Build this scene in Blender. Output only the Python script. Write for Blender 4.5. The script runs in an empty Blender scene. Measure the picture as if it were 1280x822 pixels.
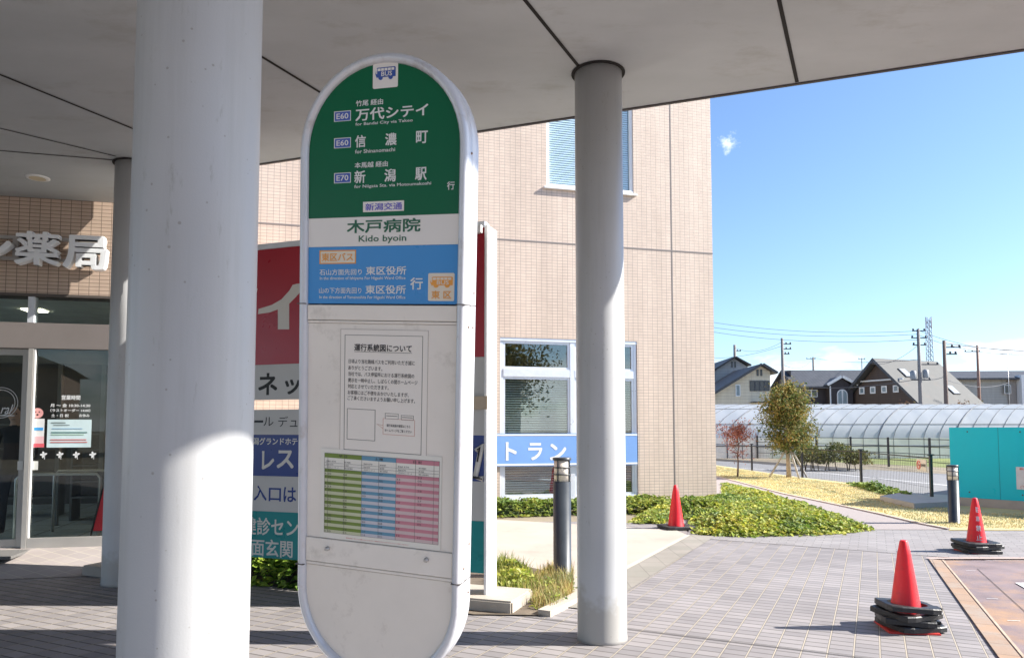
import bpy, bmesh, math, random
from mathutils import Vector, Matrix
R = math.radians
sc = bpy.context.scene
C = sc.collection
PI = math.pi

# ------------------------------------------------------------------ camera
F, CX, PY, EYE = 924.44, 640.0, 480.0, 1.6
TH = math.atan(57 / F)
cam_d = bpy.data.cameras.new('camera'); cam = bpy.data.objects.new('camera', cam_d); C.objects.link(cam)
cam.location = (0, 0, EYE); cam.rotation_euler = (PI / 2 + TH, 0, 0)
cam_d.sensor_width = 36; cam_d.lens = 26; cam_d.shift_y = 69 / 1280; cam_d.clip_start = 0.05; cam_d.clip_end = 3000
sc.camera = cam

def ray(px, py):
    u = (px - CX) / F; v = (PY - py) / F
    return Vector((u, math.cos(TH) - v * math.sin(TH), math.sin(TH) + v * math.cos(TH)))
def g(px, py, h=0.0):            # measured point on a level plane (survey of the photograph)
    r = ray(px, py); t = (h - EYE) / r.z
    return (r.x * t, r.y * t)

class Plane:                     # an upright survey plane: local x right, y back, z up
    def __init__(s, loc, rot):
        s.M = Matrix.Translation(Vector(loc)) @ rot.to_4x4(); s.I = s.M.inverted()
    def uv(s, px, py, y=0.0):
        o = s.I @ Vector((0, 0, EYE)); d = s.I.to_3x3() @ ray(px, py)
        t = (y - o.y) / d.y; p = o + d * t
        return p.x, p.z

# ------------------------------------------------------------------ materials
MATS = {}
def nodes(name):
    m = bpy.data.materials.new(name); m.use_nodes = True
    nt = m.node_tree; nt.nodes.clear()
    out = nt.nodes.new('ShaderNodeOutputMaterial'); b = nt.nodes.new('ShaderNodeBsdfPrincipled')
    nt.links.new(b.outputs[0], out.inputs[0])
    return m, nt, b, out
def N(nt, t, **kw):
    n = nt.nodes.new(t)
    for k, v in kw.items():
        if k in n.inputs: n.inputs[k].default_value = v
        else: setattr(n, k, v)
    return n
def ramp(nt, fac, stops, interp='LINEAR'):
    r = nt.nodes.new('ShaderNodeValToRGB'); r.color_ramp.interpolation = interp
    e = r.color_ramp.elements
    while len(e) < len(stops): e.new(0.5)
    for i, (p, c) in enumerate(stops):
        e[i].position = p; e[i].color = (c[0], c[1], c[2], 1) if len(c) == 3 else c
    nt.links.new(fac, r.inputs[0]); return r
def mul(c, k): return tuple(min(1, x * k) for x in c[:3])
def mixc(nt, a, b, fac, mode='MIX'):
    m = nt.nodes.new('ShaderNodeMix'); m.data_type = 'RGBA'; m.blend_type = mode
    for inp, v in ((m.inputs[6], a), (m.inputs[7], b), (m.inputs[0], fac)):
        if hasattr(v, 'is_linked') or isinstance(v, bpy.types.NodeSocket): nt.links.new(v, inp)
        elif isinstance(v, (int, float)): inp.default_value = v
        else: inp.default_value = (v[0], v[1], v[2], 1)
    return m.outputs[2]
def mat(name, col, rough=0.6, var=0.12, scale=3.0, metal=0.0, bump=0.0, bscale=60.0, spec=0.5, dirt=None, dscale=1.5, dthr=0.55, coat=0.0, stretch=(1, 1, 1)):
    """plain surface with uneven tone, optional dirt patches and fine bump"""
    if name in MATS: return MATS[name]
    m, nt, b, out = nodes(name)
    tc = N(nt, 'ShaderNodeTexCoord'); mp = N(nt, 'ShaderNodeMapping'); mp.inputs['Scale'].default_value = stretch
    nt.links.new(tc.outputs['Object'], mp.inputs[0])
    n1 = N(nt, 'ShaderNodeTexNoise', Scale=scale, Detail=6.0, Roughness=0.6); nt.links.new(mp.outputs[0], n1.inputs['Vector'])
    r = ramp(nt, n1.outputs[0], [(0.3, mul(col, 1 - var)), (0.7, mul(col, 1 + var))])
    c = r.outputs[0]
    if dirt:
        n2 = N(nt, 'ShaderNodeTexNoise', Scale=dscale, Detail=8.0, Roughness=0.7); nt.links.new(mp.outputs[0], n2.inputs['Vector'])
        f = ramp(nt, n2.outputs[0], [(dthr, (0, 0, 0)), (dthr + 0.2, (1, 1, 1))])
        c = mixc(nt, c, dirt, f.outputs[0])
    nt.links.new(c, b.inputs['Base Color'])
    rr = ramp(nt, n1.outputs[0], [(0.2, (max(0, rough - 0.08),) * 3), (0.8, (min(1, rough + 0.08),) * 3)])
    nt.links.new(rr.outputs[0], b.inputs['Roughness'])
    b.inputs['Metallic'].default_value = metal; b.inputs['Specular IOR Level'].default_value = spec
    b.inputs['Coat Weight'].default_value = coat
    if bump:
        n3 = N(nt, 'ShaderNodeTexNoise', Scale=bscale, Detail=4.0); nt.links.new(mp.outputs[0], n3.inputs['Vector'])
        bp = N(nt, 'ShaderNodeBump', Strength=bump, Distance=0.01); nt.links.new(n3.outputs[0], bp.inputs['Height'])
        nt.links.new(bp.outputs[0], b.inputs['Normal'])
    MATS[name] = m; return m

def tile_mat(name, c1, c2, mortar, w, h, mw, vertical=True, rough=0.5, offset=0.0, swapmortar=None, dirt=None, both=None):
    """tiles on a wall (x+y , z) or on the ground (x, y), with separate joint widths"""
    if name in MATS: return MATS[name]
    m, nt, b, out = nodes(name)
    tc = N(nt, 'ShaderNodeTexCoord'); sp = N(nt, 'ShaderNodeSeparateXYZ'); nt.links.new(tc.outputs['Object'], sp.inputs[0])
    cb = N(nt, 'ShaderNodeCombineXYZ')
    if vertical:
        ad = N(nt, 'ShaderNodeMath', operation='ADD'); nt.links.new(sp.outputs[0], ad.inputs[0]); nt.links.new(sp.outputs[1], ad.inputs[1])
        nt.links.new(ad.outputs[0], cb.inputs[0]); nt.links.new(sp.outputs[2], cb.inputs[1])
    else:
        nt.links.new(sp.outputs[0], cb.inputs[0]); nt.links.new(sp.outputs[1], cb.inputs[1])
    br = N(nt, 'ShaderNodeTexBrick'); br.offset = offset; br.squash = 1.0
    br.inputs['Scale'].default_value = 1.0; br.inputs['Brick Width'].default_value = w; br.inputs['Row Height'].default_value = h
    br.inputs['Mortar Size'].default_value = mw; br.inputs['Mortar Smooth'].default_value = 0.2; br.inputs['Bias'].default_value = 0.0
    br.inputs['Color1'].default_value = (*c1, 1); br.inputs['Color2'].default_value = (*c2, 1); br.inputs['Mortar'].default_value = (*mortar, 1)
    nt.links.new(cb.outputs[0], br.inputs['Vector'])
    mpw = N(nt, 'ShaderNodeMapping'); mpw.inputs['Scale'].default_value = (2.2, 2.2, 0.35) if vertical else (1, 1, 1); nt.links.new(tc.outputs['Object'], mpw.inputs[0])
    n1 = N(nt, 'ShaderNodeTexNoise', Scale=0.8, Detail=9.0, Roughness=0.7); nt.links.new(mpw.outputs[0], n1.inputs['Vector'])
    r = ramp(nt, n1.outputs[0], [(0.32, (0.82, 0.81, 0.80)), (0.62, (1.0, 1.0, 1.0))])
    c = mixc(nt, br.outputs[0], r.outputs[0], 1.0, 'MULTIPLY')
    if both:                     # pale joints running the other way (both = (spacing, colour, width))
        md = N(nt, 'ShaderNodeMath', operation='PINGPONG'); md.inputs[1].default_value = both[0] / 2
        nt.links.new(sp.outputs[0], md.inputs[0])
        lt = N(nt, 'ShaderNodeMath', operation='LESS_THAN'); lt.inputs[1].default_value = both[2] / 2
        nt.links.new(md.outputs[0], lt.inputs[0]); c = mixc(nt, c, both[1], lt.outputs[0])
    if dirt:
        n2 = N(nt, 'ShaderNodeTexNoise', Scale=dirt[1], Detail=9.0, Roughness=0.7); nt.links.new(tc.outputs['Object'], n2.inputs['Vector'])
        f = ramp(nt, n2.outputs[0], [(dirt[2], (0, 0, 0)), (dirt[2] + 0.14, (1, 1, 1))])
        c = mixc(nt, c, dirt[0], f.outputs[0])
    nt.links.new(c, b.inputs['Base Color']); b.inputs['Roughness'].default_value = rough
    bp = N(nt, 'ShaderNodeBump', Strength=0.35, Distance=0.004); bp.invert = True
    nt.links.new(br.outputs['Fac'], bp.inputs['Height']); nt.links.new(bp.outputs[0], b.inputs['Normal'])
    MATS[name] = m; return m

def leaf_mat(name, cols, trans=0.35, rough=0.45):
    if name in MATS: return MATS[name]
    m, nt, b, out = nodes(name)
    ge = N(nt, 'ShaderNodeNewGeometry')
    stops = [(i / max(1, len(cols) - 1), c) for i, c in enumerate(cols)]
    r = ramp(nt, ge.outputs['Random Per Island'], stops)
    tc = N(nt, 'ShaderNodeTexCoord'); n = N(nt, 'ShaderNodeTexNoise', Scale=1.6, Detail=4.0); nt.links.new(tc.outputs['Object'], n.inputs['Vector'])
    k = ramp(nt, n.outputs[0], [(0.35, (0.58, 0.72, 0.75)), (0.65, (1.2, 1.1, 0.9))])
    c = mixc(nt, r.outputs[0], k.outputs[0], 1.0, 'MULTIPLY')
    nt.links.new(c, b.inputs['Base Color']); b.inputs['Roughness'].default_value = rough + 0.12; b.inputs['Specular IOR Level'].default_value = 0.25
    t = N(nt, 'ShaderNodeBsdfTranslucent'); nt.links.new(c, t.inputs[0])
    mx = N(nt, 'ShaderNodeMixShader', Fac=trans); nt.links.new(b.outputs[0], mx.inputs[1]); nt.links.new(t.outputs[0], mx.inputs[2])
    nt.links.new(mx.outputs[0], out.inputs[0]); MATS[name] = m; return m

def glass_mat(name, tint=(1, 1, 1), refl=0.12, edge=0.7, wav=0.0):
    if name in MATS: return MATS[name]
    m, nt, b, out = nodes(name)
    tr = N(nt, 'ShaderNodeBsdfTransparent'); tr.inputs[0].default_value = (*tint, 1)
    gl = N(nt, 'ShaderNodeBsdfGlossy', Roughness=0.0)
    lw = N(nt, 'ShaderNodeLayerWeight', Blend=0.25)
    mr = N(nt, 'ShaderNodeMapRange'); mr.inputs['To Min'].default_value = refl; mr.inputs['To Max'].default_value = edge
    nt.links.new(lw.outputs['Fresnel'], mr.inputs[0])
    if wav:
        tc = N(nt, 'ShaderNodeTexCoord'); n = N(nt, 'ShaderNodeTexNoise', Scale=1.3, Detail=1.0); nt.links.new(tc.outputs['Object'], n.inputs['Vector'])
        bp = N(nt, 'ShaderNodeBump', Strength=wav, Distance=0.01); nt.links.new(n.outputs[0], bp.inputs['Height']); nt.links.new(bp.outputs[0], gl.inputs['Normal'])
    mx = N(nt, 'ShaderNodeMixShader'); nt.links.new(mr.outputs[0], mx.inputs[0]); nt.links.new(tr.outputs[0], mx.inputs[1]); nt.links.new(gl.outputs[0], mx.inputs[2])
    nt.links.new(mx.outputs[0], out.inputs[0]); MATS[name] = m; return m
def emit_mat(name, col, s):
    if name in MATS: return MATS[name]
    m, nt, b, out = nodes(name)
    b.inputs['Emission Color'].default_value = (*col, 1); b.inputs['Emission Strength'].default_value = s
    b.inputs['Base Color'].default_value = (*col, 1); MATS[name] = m; return m

# ------------------------------------------------------------------ mesh helpers
def box(bm, x0, x1, y0, y1, z0, z1, bev=0.0, M=None):
    if x0 > x1: x0, x1 = x1, x0
    if y0 > y1: y0, y1 = y1, y0
    if z0 > z1: z0, z1 = z1, z0
    t = Matrix.Translation(((x0 + x1) / 2, (y0 + y1) / 2, (z0 + z1) / 2)) @ Matrix.Diagonal((x1 - x0, y1 - y0, z1 - z0, 1))
    if M is not None: t = M @ t
    r = bmesh.ops.create_cube(bm, size=1, matrix=t)
    if bev:
        es = list({e for v in r['verts'] for e in v.link_edges})
        bmesh.ops.bevel(bm, geom=es, offset=bev, segments=2, affect='EDGES', clamp_overlap=True)
def rings(bm, rs, seg=32, close=True, smooth=True, arc=None):
    """lathe: rs = [(radius, z)...] about z"""
    L = []
    for r, z in rs:
        L.append([bm.verts.new((r * math.cos(2 * PI * k / seg), r * math.sin(2 * PI * k / seg), z)) for k in range(seg)])
    for a, b_ in zip(L, L[1:]):
        for k in range(seg):
            f = bm.faces.new((a[k], a[(k + 1) % seg], b_[(k + 1) % seg], b_[k])); f.smooth = smooth
    if close:
        bm.faces.new(list(reversed(L[0]))); bm.faces.new(L[-1])
def tube(bm, pts, r, seg=8, r2=None, caps=True):
    P = [Vector(p) for p in pts]; n = len(P); L = []
    up = Vector((0, 0, 1)); prev = None
    for i, p in enumerate(P):
        d = (P[min(i + 1, n - 1)] - P[max(i - 1, 0)]).normalized()
        a = d.cross(up)
        if a.length < 1e-3: a = d.cross(Vector((1, 0, 0)))
        a.normalize()
        if prev is not None and a.dot(prev) < 0: a = -a
        prev = a; b_ = d.cross(a).normalized()
        rr = r if r2 is None else r + (r2 - r) * i / (n - 1)
        if isinstance(r, (list, tuple)): rr = r[i]
        L.append([bm.verts.new(p + (a * math.cos(2 * PI * k / seg) + b_ * math.sin(2 * PI * k / seg)) * rr) for k in range(seg)])
    for u, v in zip(L, L[1:]):
        for k in range(seg):
            f = bm.faces.new((u[k], u[(k + 1) % seg], v[(k + 1) % seg], v[k])); f.smooth = True
    if caps:
        bm.faces.new(list(reversed(L[0]))); bm.faces.new(L[-1])
def prism(bm, pts, y0, y1):
    """closed outline in x,z extruded from y0 to y1"""
    a = [bm.verts.new((x, y0, z)) for x, z in pts]; b_ = [bm.verts.new((x, y1, z)) for x, z in pts]
    bm.faces.new(a); bm.faces.new(list(reversed(b_)))
    n = len(pts)
    for k in range(n): bm.faces.new((a[k], b_[k], b_[(k + 1) % n], a[(k + 1) % n]))
def obj(name, bm, m, parent=None, loc=None, rot=None, recalc=True):
    if recalc: bmesh.ops.recalc_face_normals(bm, faces=bm.faces[:])
    me = bpy.data.meshes.new(name); bm.to_mesh(me); bm.free()
    for x in (m if isinstance(m, (list, tuple)) else [m]): me.materials.append(x)
    o = bpy.data.objects.new(name, me); C.objects.link(o)
    if parent: o.parent = parent
    if loc: o.location = loc
    if rot: o.rotation_euler = rot
    return o
def B(name, m, args, parent=None, bev=0.0, **k):
    bm = bmesh.new()
    for a in (args if isinstance(args, list) else [args]): box(bm, *a, bev=bev)
    return obj(name, bm, m, parent, **k)
def BS(name, m, args, parent=None, bev=0.0):
    return [B(name, m, a, parent, bev) for a in args]
def tag(o, label=None, cat=None, group=None, kind=None):
    if label: o['label'] = label
    if cat: o['category'] = cat
    if group: o['group'] = group
    if kind: o['kind'] = kind
    return o
def thing(name, label, cat, loc=(0, 0, 0), rotz=0.0, group=None, rot=None):
    o = bpy.data.objects.new(name, None); C.objects.link(o); o.location = loc
    o.rotation_euler = rot if rot is not None else (0, 0, rotz)
    return tag(o, label, cat, group)
def dup(o, parent=None):
    c = o.copy(); C.objects.link(c)
    if parent: c.parent = parent
    for ch in list(o.children): dup(ch, c)
    return c
def sheet(name, pts, z, m, yaw=0.0, kind='structure', thick=0.0, label=None):
    c, s = math.cos(-yaw), math.sin(-yaw)
    L = [(x * c - y * s, x * s + y * c) for x, y in pts]
    bm = bmesh.new(); vs = [bm.verts.new((x, y, 0)) for x, y in L]; f = bm.faces.new(vs)
    if f.normal.z < 0 or True:
        f.normal_update()
        if f.normal.z < 0: f.normal_flip()
    if thick:
        r = bmesh.ops.extrude_face_region(bm, geom=[f]); 
        for v in r['geom']:
            if isinstance(v, bmesh.types.BMVert): v.co.z -= thick
    o = obj(name, bm, m, recalc=bool(thick)); o.location = (0, 0, z); o.rotation_euler = (0, 0, yaw)
    return tag(o, label, kind=kind)
def strip(name, pts, w, z, m, kind='structure', h=0.0):
    """a band of width w following a line"""
    bm = bmesh.new(); P = [Vector((x, y, 0)) for x, y in pts]; A = []; Bq = []
    for i, p in enumerate(P):
        d = (P[min(i + 1, len(P) - 1)] - P[max(i - 1, 0)]).normalized(); n = Vector((-d.y, d.x, 0))
        A.append(p + n * w / 2); Bq.append(p - n * w / 2)
    for i in range(len(P) - 1):
        q = [bm.verts.new((v.x, v.y, 0)) for v in (A[i], Bq[i], Bq[i + 1], A[i + 1])]; bm.faces.new(q)
    bmesh.ops.remove_doubles(bm, verts=bm.verts[:], dist=1e-4)
    if h:
        r = bmesh.ops.extrude_face_region(bm, geom=bm.faces[:])
        for v in r['geom']:
            if isinstance(v, bmesh.types.BMVert): v.co.z -= h
    o = obj(name, bm, m); o.location.z = z
    return tag(o, kind=kind)

def text(body, box_, y, m, parent, bold=0.0, ext=0.0008, name='lettering', res=2, italic=0.0):
    """letters as real raised geometry, fitted into (x0, x1, z0, z1) on a plane facing -y"""
    x0, x1, z0, z1 = box_
    cu = bpy.data.curves.new('letters', 'FONT'); cu.body = body; cu.resolution_u = res; cu.shear = italic
    solid = ext > 0.002
    cu.fill_mode = 'BOTH' if solid else 'FRONT'
    if solid: cu.extrude = 0.05
    t = bpy.data.objects.new('letters', cu); C.objects.link(t)
    me = bpy.data.meshes.new_from_object(t); bpy.data.objects.remove(t); bpy.data.curves.remove(cu)
    xs = [v.co.x for v in me.vertices]; ys = [v.co.y for v in me.vertices]
    if not xs: print('EMPTY TEXT', body); return None
    n_ = (1 if bold < 0.005 else (4 if not solid else 12))
    sh = [(0, 0)] if n_ == 1 else [(bold * math.cos(2 * PI * (k + 0.5) / n_), bold * math.sin(2 * PI * (k + 0.5) / n_)) for k in range(n_)]
    bb = bold if n_ > 1 else 0.0
    a, b_, c, d = min(xs) - bb, max(xs) + bb, min(ys) - bb, max(ys) + bb
    V, Fc = [], []
    for k, (sx, sy) in enumerate(sh):
        i0 = len(V)
        for v in me.vertices:
            u = (v.co.x + sx - a) / (b_ - a); w = (v.co.y + sy - c) / max(1e-6, d - c)
            zz = v.co.z / 0.05 if solid else 0
            V.append((x0 + u * (x1 - x0), y - zz * (ext + k * 0.0002) - k * 0.00002 * (not solid), z0 + w * (z1 - z0)))
        Fc += [tuple(i0 + j for j in p.vertices) for p in me.polygons]
    bpy.data.meshes.remove(me)
    me = bpy.data.meshes.new(name); me.from_pydata(V, [], Fc); me.update()
    me.materials.append(m)
    o = bpy.data.objects.new(name, me); C.objects.link(o); o.parent = parent
    return o

# ------------------------------------------------------------------ palette
white = mat('white_paint', (0.78, 0.78, 0.77), 0.35, 0.05, 4)
offwhite = mat('aged_white_board', (0.82, 0.76, 0.68), 0.45, 0.07, 2.5, dirt=(0.50, 0.45, 0.38), dscale=6)
alu = mat('anodised_aluminium', (0.72, 0.75, 0.80), 0.32, 0.05, 6, metal=0.35)
steel = mat('brushed_steel', (0.50, 0.48, 0.45), 0.38, 0.05, 3, metal=0.5)
black = mat('black_rubber', (0.018, 0.018, 0.02), 0.5, 0.3, 20, bump=0.2)
blackp = mat('black_ink', (0.02, 0.02, 0.02), 0.6, 0.0)
gap_m = mat('dark_gap', (0.015, 0.013, 0.012), 0.9, 0.0)
G1 = R(-26)                      # the paving grid runs 26 degrees right of the view
gv1 = (math.sin(R(26)), math.cos(R(26))); gv2 = (-gv1[1], gv1[0])

# ------------------------------------------------------------------ ground
earth = mat('field_earth', (0.24, 0.20, 0.14), 0.95, 0.3, 0.3, bump=0.5, bscale=8, dirt=(0.16, 0.17, 0.06), dscale=0.15)
sheet('ground', [(-900, -900), (900, -900), (900, 900), (-900, 900)], 0.0, earth)
pave = tile_mat('grey_paving_tiles', (0.295, 0.272, 0.27), (0.215, 0.20, 0.203), (0.105, 0.095, 0.09), 0.17, 0.115, 0.0085, vertical=False, rough=0.75, offset=0.0,
                both=(0.17, (0.385, 0.335, 0.265), 0.008), dirt=((0.17, 0.155, 0.15), 0.9, 0.64))
pave2 = tile_mat('grey_paving_border', (0.30, 0.28, 0.275), (0.245, 0.228, 0.228), (0.16, 0.15, 0.145), 0.23, 0.115, 0.005, vertical=False, rough=0.75, offset=0.5)
sheet('paving', [(-16, -12), (22, -12), g(1900, 662), g(1085, 662.5), g(862, 660), (2.6, 13), (-16, 13)], 0.008, pave, G1)
# tiles without pale joints beyond the last course
a = g(858, 672); b = g(1105, 691)
d = Vector((b[0] - a[0], b[1] - a[1])).normalized()
sheet('paving_border', [a, (a[0] + d.x * 9, a[1] + d.y * 9), g(1900, 664), g(1085, 663), g(862, 661)], 0.012, pave2, G1)
# expansion joint across the tiles
a = Vector(g(821, 792)); b = Vector(g(930, 812)); dd = Vector(gv2)
strip('paving_joint', [tuple(a + dd * 9), tuple(a - dd * 5)], 0.012, 0.0125, gap_m)
a = Vector(g(72, 737)); 
strip('paving_joint', [tuple(a + dd * 0.0), tuple(a - dd * 1.1)], 0.015, 0.0125, mat('pale_grout', (0.5, 0.45, 0.36), 0.8))
# concrete pad in front of the windows
conc = mat('pale_concrete', (0.40, 0.355, 0.30), 0.85, 0.1, 1.2, bump=0.25, bscale=80, dirt=(0.31, 0.28, 0.235), dscale=0.8)
kA, kB = Vector(g(780, 713)), Vector(g(860, 670))
kd = (kB - kA).normalized(); kn = Vector((kd.y, -kd.x))
pad_front = kA - kd * 1.95
sheet('concrete_pad', [tuple(pad_front), tuple(kB), g(845, 663), g(620, 650), g(500, 648), g(430, 668), (-2.6, 9.5)], 0.016, conc)
kerb_m = tile_mat('kerb_tiles', (0.29, 0.265, 0.23), (0.25, 0.235, 0.20), (0.18, 0.16, 0.14), 0.3, 0.3, 0.005, vertical=False, rough=0.8)
o = strip('kerb', [tuple(pad_front + kn * 0.2), tuple(kB + kn * 0.2 + kd * 0.1)], 0.36, 0.017, kerb_m)
strip('kerb', [tuple(pad_front - kd * 0.1), tuple(kB)], 0.07, 0.022, mat('pale_kerb', (0.46, 0.42, 0.35), 0.8, 0.08))
# planting bed behind the pylon board (soil), kerbed at the front
soil = mat('bed_soil', (0.14, 0.11, 0.08), 0.95, 0.3, 5, bump=0.6, bscale=30)
bedR = Vector(g(718, 752)); bedC = Vector(g(683, 771))
sheet('soil', [g(592, 770), tuple(bedC), tuple(bedR), g(712, 722), g(640, 705), (-1.0, 8.8), (-3.3, 9.5), (-3.9, 8.0), (-2.0, 7.55)], 0.02, soil)
strip('kerb', [tuple(bedC + Vector((-0.02, 0))), tuple(bedR), tuple(bedR + kd * 0.6)], 0.12, 0.06, conc, h=0.08)

# path, lawn, road beyond
aggr = mat('washed_aggregate', (0.30, 0.26, 0.25), 0.9, 0.25, 60, bump=0.4, bscale=90, dirt=(0.36, 0.30, 0.27), dscale=40)
kl = [g(880, 592), g(925, 603), g(980, 617.5), g(1040, 630), g(1100, 643), g(1150, 655), g(1186, 662)]
sheet('path', kl + [g(1085, 662), g(860, 666), g(845, 640), g(862, 590)], 0.008, aggr)
lawn_m = mat('winter_lawn', (0.48, 0.40, 0.20), 0.95, 0.18, 2.0, bump=0.7, bscale=45, dirt=(0.34, 0.31, 0.10), dscale=1.0)
fence_g = [g(880, 579), g(940, 588), g(1003, 597), g(1077, 605), g(1165, 627), g(1210, 641)]
lawn_pts = kl + [g(1186, 664), g(1900, 664)] + [g(1900, 632), g(1210, 630)] + list(reversed(fence_g[:-1]))
sheet('lawn', lawn_pts, 0.012, lawn_m)
strip('kerb', kl, 0.06, 0.03, mat('path_edging', (0.46, 0.38, 0.33), 0.85, 0.15, 8), h=0.05)
asph = mat('road_asphalt', (0.20, 0.20, 0.205), 0.9, 0.15, 4, bump=0.4, bscale=60)
sheet('road', [g(700, 583), g(880, 591), g(1000, 600), g(1100, 616), g(1165, 630), g(1260, 655), g(1500, 640), g(1300, 603), g(1180, 592), g(1040, 584), g(900, 576), g(700, 569)], 0.004, asph)
strip('road_line', [g(900, 583), g(1040, 592), g(1180, 606), g(1300, 622)], 0.12, 0.008, mat('road_paint', (0.62, 0.62, 0.62), 0.7, 0.2, 10))
sheet('verge', [g(700, 562), g(900, 569), g(1040, 577), g(1180, 584), g(1300, 592), g(1500, 596), g(1500, 568), g(1280, 566), g(1040, 563), g(700, 558)], 0.006,
      mat('verge_grass', (0.16, 0.19, 0.05), 0.95, 0.35, 0.8, bump=0.6, bscale=15, dirt=(0.28, 0.24, 0.12), dscale=0.5))

strip('dark_strip', [g(800, 568), g(900, 574.5), g(980, 580), g(1062, 587)], 1.5, 0.012, mat('dark_strip_surface', (0.035, 0.03, 0.028), 0.9, 0.3, 2, bump=0.5))  # flat near-black strip laid along the far edge of the road
# brown driveway with the rusty kerb band at the right
band = tile_mat('rust_stained_kerb_tiles', (0.36, 0.235, 0.15), (0.31, 0.22, 0.16), (0.17, 0.12, 0.09), 0.6, 0.3, 0.006, vertical=False, rough=0.75, dirt=((0.30, 0.26, 0.22), 1.5, 0.5))
drive = mat('brown_driveway', (0.20, 0.15, 0.15), 0.7, 0.25, 2, bump=0.3, bscale=90, dirt=(0.40, 0.235, 0.12), dscale=0.75, dthr=0.48)
b0, b1 = Vector(g(1161, 700)), Vector(g(1247, 822)); bd = (b1 - b0).normalized()
c0, c1 = Vector(g(1178.6, 702)), Vector(g(1277.5, 822)); cd = (c1 - c0).normalized()
rt = Vector(g(1900, 700))
sheet('driveway', [tuple(c0), tuple(c0 + cd * 14), (16, -9), tuple(rt)], 0.020, drive, G1)
sheet('kerb', [tuple(b0), tuple(b0 + bd * 12), tuple(c0 + cd * 12), tuple(c0)], 0.022, band, G1)
strip('kerb', [tuple(c0), tuple(c0 + cd * 12)], 0.02, 0.028, mat('rusty_edge', (0.42, 0.32, 0.24), 0.8, 0.2, 5))
strip('kerb', [tuple(b0 + Vector((0, 0.02))), tuple(rt)], 0.10, 0.026, mat('pinkish_kerb', (0.45, 0.32, 0.28), 0.8, 0.15, 5))
sheet('road_line', [g(1269, 731), g(1330, 731), g(1380, 752), g(1290, 743)], 0.028, mat('road_paint', (0.7, 0.68, 0.62)))
strip('driveway_joint', [g(1222, 713), g(1290, 775)], 0.006, 0.0245, gap_m)
for (px, py) in ((1214, 715.5), (1241, 751), (1268, 779)):
    q = Vector(g(px, py)); strip('road_line', [tuple(q - Vector((0.05, -0.01))), tuple(q + Vector((0.05, 0)))], 0.012, 0.0245, mat('road_paint', (0.7, 0.68, 0.62)))

# entrance apron rising gently to the doors
PH_YAW = R(12.3); PH = Plane((-5.06, 9.20, 0), Matrix.Rotation(PH_YAW, 3, 'Z'))
zs = PH.uv(80, 684)[1]
print('threshold', zs)
bm = bmesh.new()
c_, s_ = math.cos(PH_YAW), math.sin(PH_YAW)
pv = [(-9, -1.1, 0.0), (2.0, -1.1, 0.0), (2.0, 0.05, zs), (-9, 0.05, zs)]
W = Matrix.Translation((-5.06, 9.20, 0)) @ Matrix.Rotation(PH_YAW, 4, 'Z')
Rg = Matrix.Rotation(-G1, 4, 'Z')
bm.faces.new([bm.verts.new(Rg @ (W @ Vector(p))) for p in pv])
o = obj('entrance_apron', bm, tile_mat('apron_tiles', (0.33, 0.29, 0.275), (0.28, 0.25, 0.24), (0.40, 0.36, 0.30), 0.26, 0.17, 0.006, vertical=False, rough=0.75)); o.location.z = 0.013; o.rotation_euler.z = G1; tag(o, kind='structure')

# ------------------------------------------------------------------ sky and sun
w = bpy.data.worlds.new('World'); sc.world = w; w.use_nodes = True; nt = w.node_tree; nt.nodes.clear()
SUN_AZ, SUN_EL = R(91), R(34)
sky = N(nt, 'ShaderNodeTexSky'); sky.sky_type = 'NISHITA'; sky.sun_disc = False; sky.sun_elevation = SUN_EL; sky.sun_rotation = SUN_AZ
sky.air_density = 1.0; sky.dust_density = 0.6; sky.ozone_density = 2.2
bg = N(nt, 'ShaderNodeBackground', Strength=0.075); wo = N(nt, 'ShaderNodeOutputWorld')
tc = N(nt, 'ShaderNodeTexCoord'); sp = N(nt, 'ShaderNodeSeparateXYZ'); nt.links.new(tc.outputs['Generated'], sp.inputs[0])
mp = N(nt, 'ShaderNodeMapping'); mp.inputs['Scale'].default_value = (9, 9, 26); mp.inputs['Location'].default_value = (1.7, 0.4, 0.3); nt.links.new(tc.outputs['Generated'], mp.inputs[0])
cn = N(nt, 'ShaderNodeTexNoise', Scale=1.0, Detail=9.0, Roughness=0.6); nt.links.new(mp.outputs[0], cn.inputs['Vector'])
lo = ramp(nt, sp.outputs[2], [(0.0, (1, 1, 1)), (0.085, (0.82, 0.82, 0.82)), (0.135, (0, 0, 0))])
mm = N(nt, 'ShaderNodeMath', operation='MULTIPLY'); nt.links.new(cn.outputs[0], mm.inputs[0]); nt.links.new(lo.outputs[0], mm.inputs[1])
cm = ramp(nt, mm.outputs[0], [(0.30, (0, 0, 0)), (0.44, (0.7, 0.7, 0.7))])
# the one small cloud high over the corner of the building
cdv = ray(911, 179).normalized()
dt = N(nt, 'ShaderNodeVectorMath', operation='DISTANCE'); dt.inputs[1].default_value = cdv
nt.links.new(tc.outputs['Generated'], dt.inputs[0])
cn2 = N(nt, 'ShaderNodeTexNoise', Scale=110.0, Detail=8.0, Roughness=0.7); nt.links.new(tc.outputs['Generated'], cn2.inputs['Vector'])
m3 = N(nt, 'ShaderNodeMath', operation='MULTIPLY_ADD'); nt.links.new(cn2.outputs[0], m3.inputs[0]); m3.inputs[1].default_value = -0.045; nt.links.new(dt.outputs['Value'], m3.inputs[2])
m4 = N(nt, 'ShaderNodeMath', operation='ADD'); nt.links.new(m3.outputs[0], m4.inputs[0]); m4.inputs[1].default_value = 0.0215
sm = ramp(nt, m4.outputs[0], [(0.0, (0.5, 0.5, 0.5)), (0.010, (0, 0, 0))])
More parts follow.
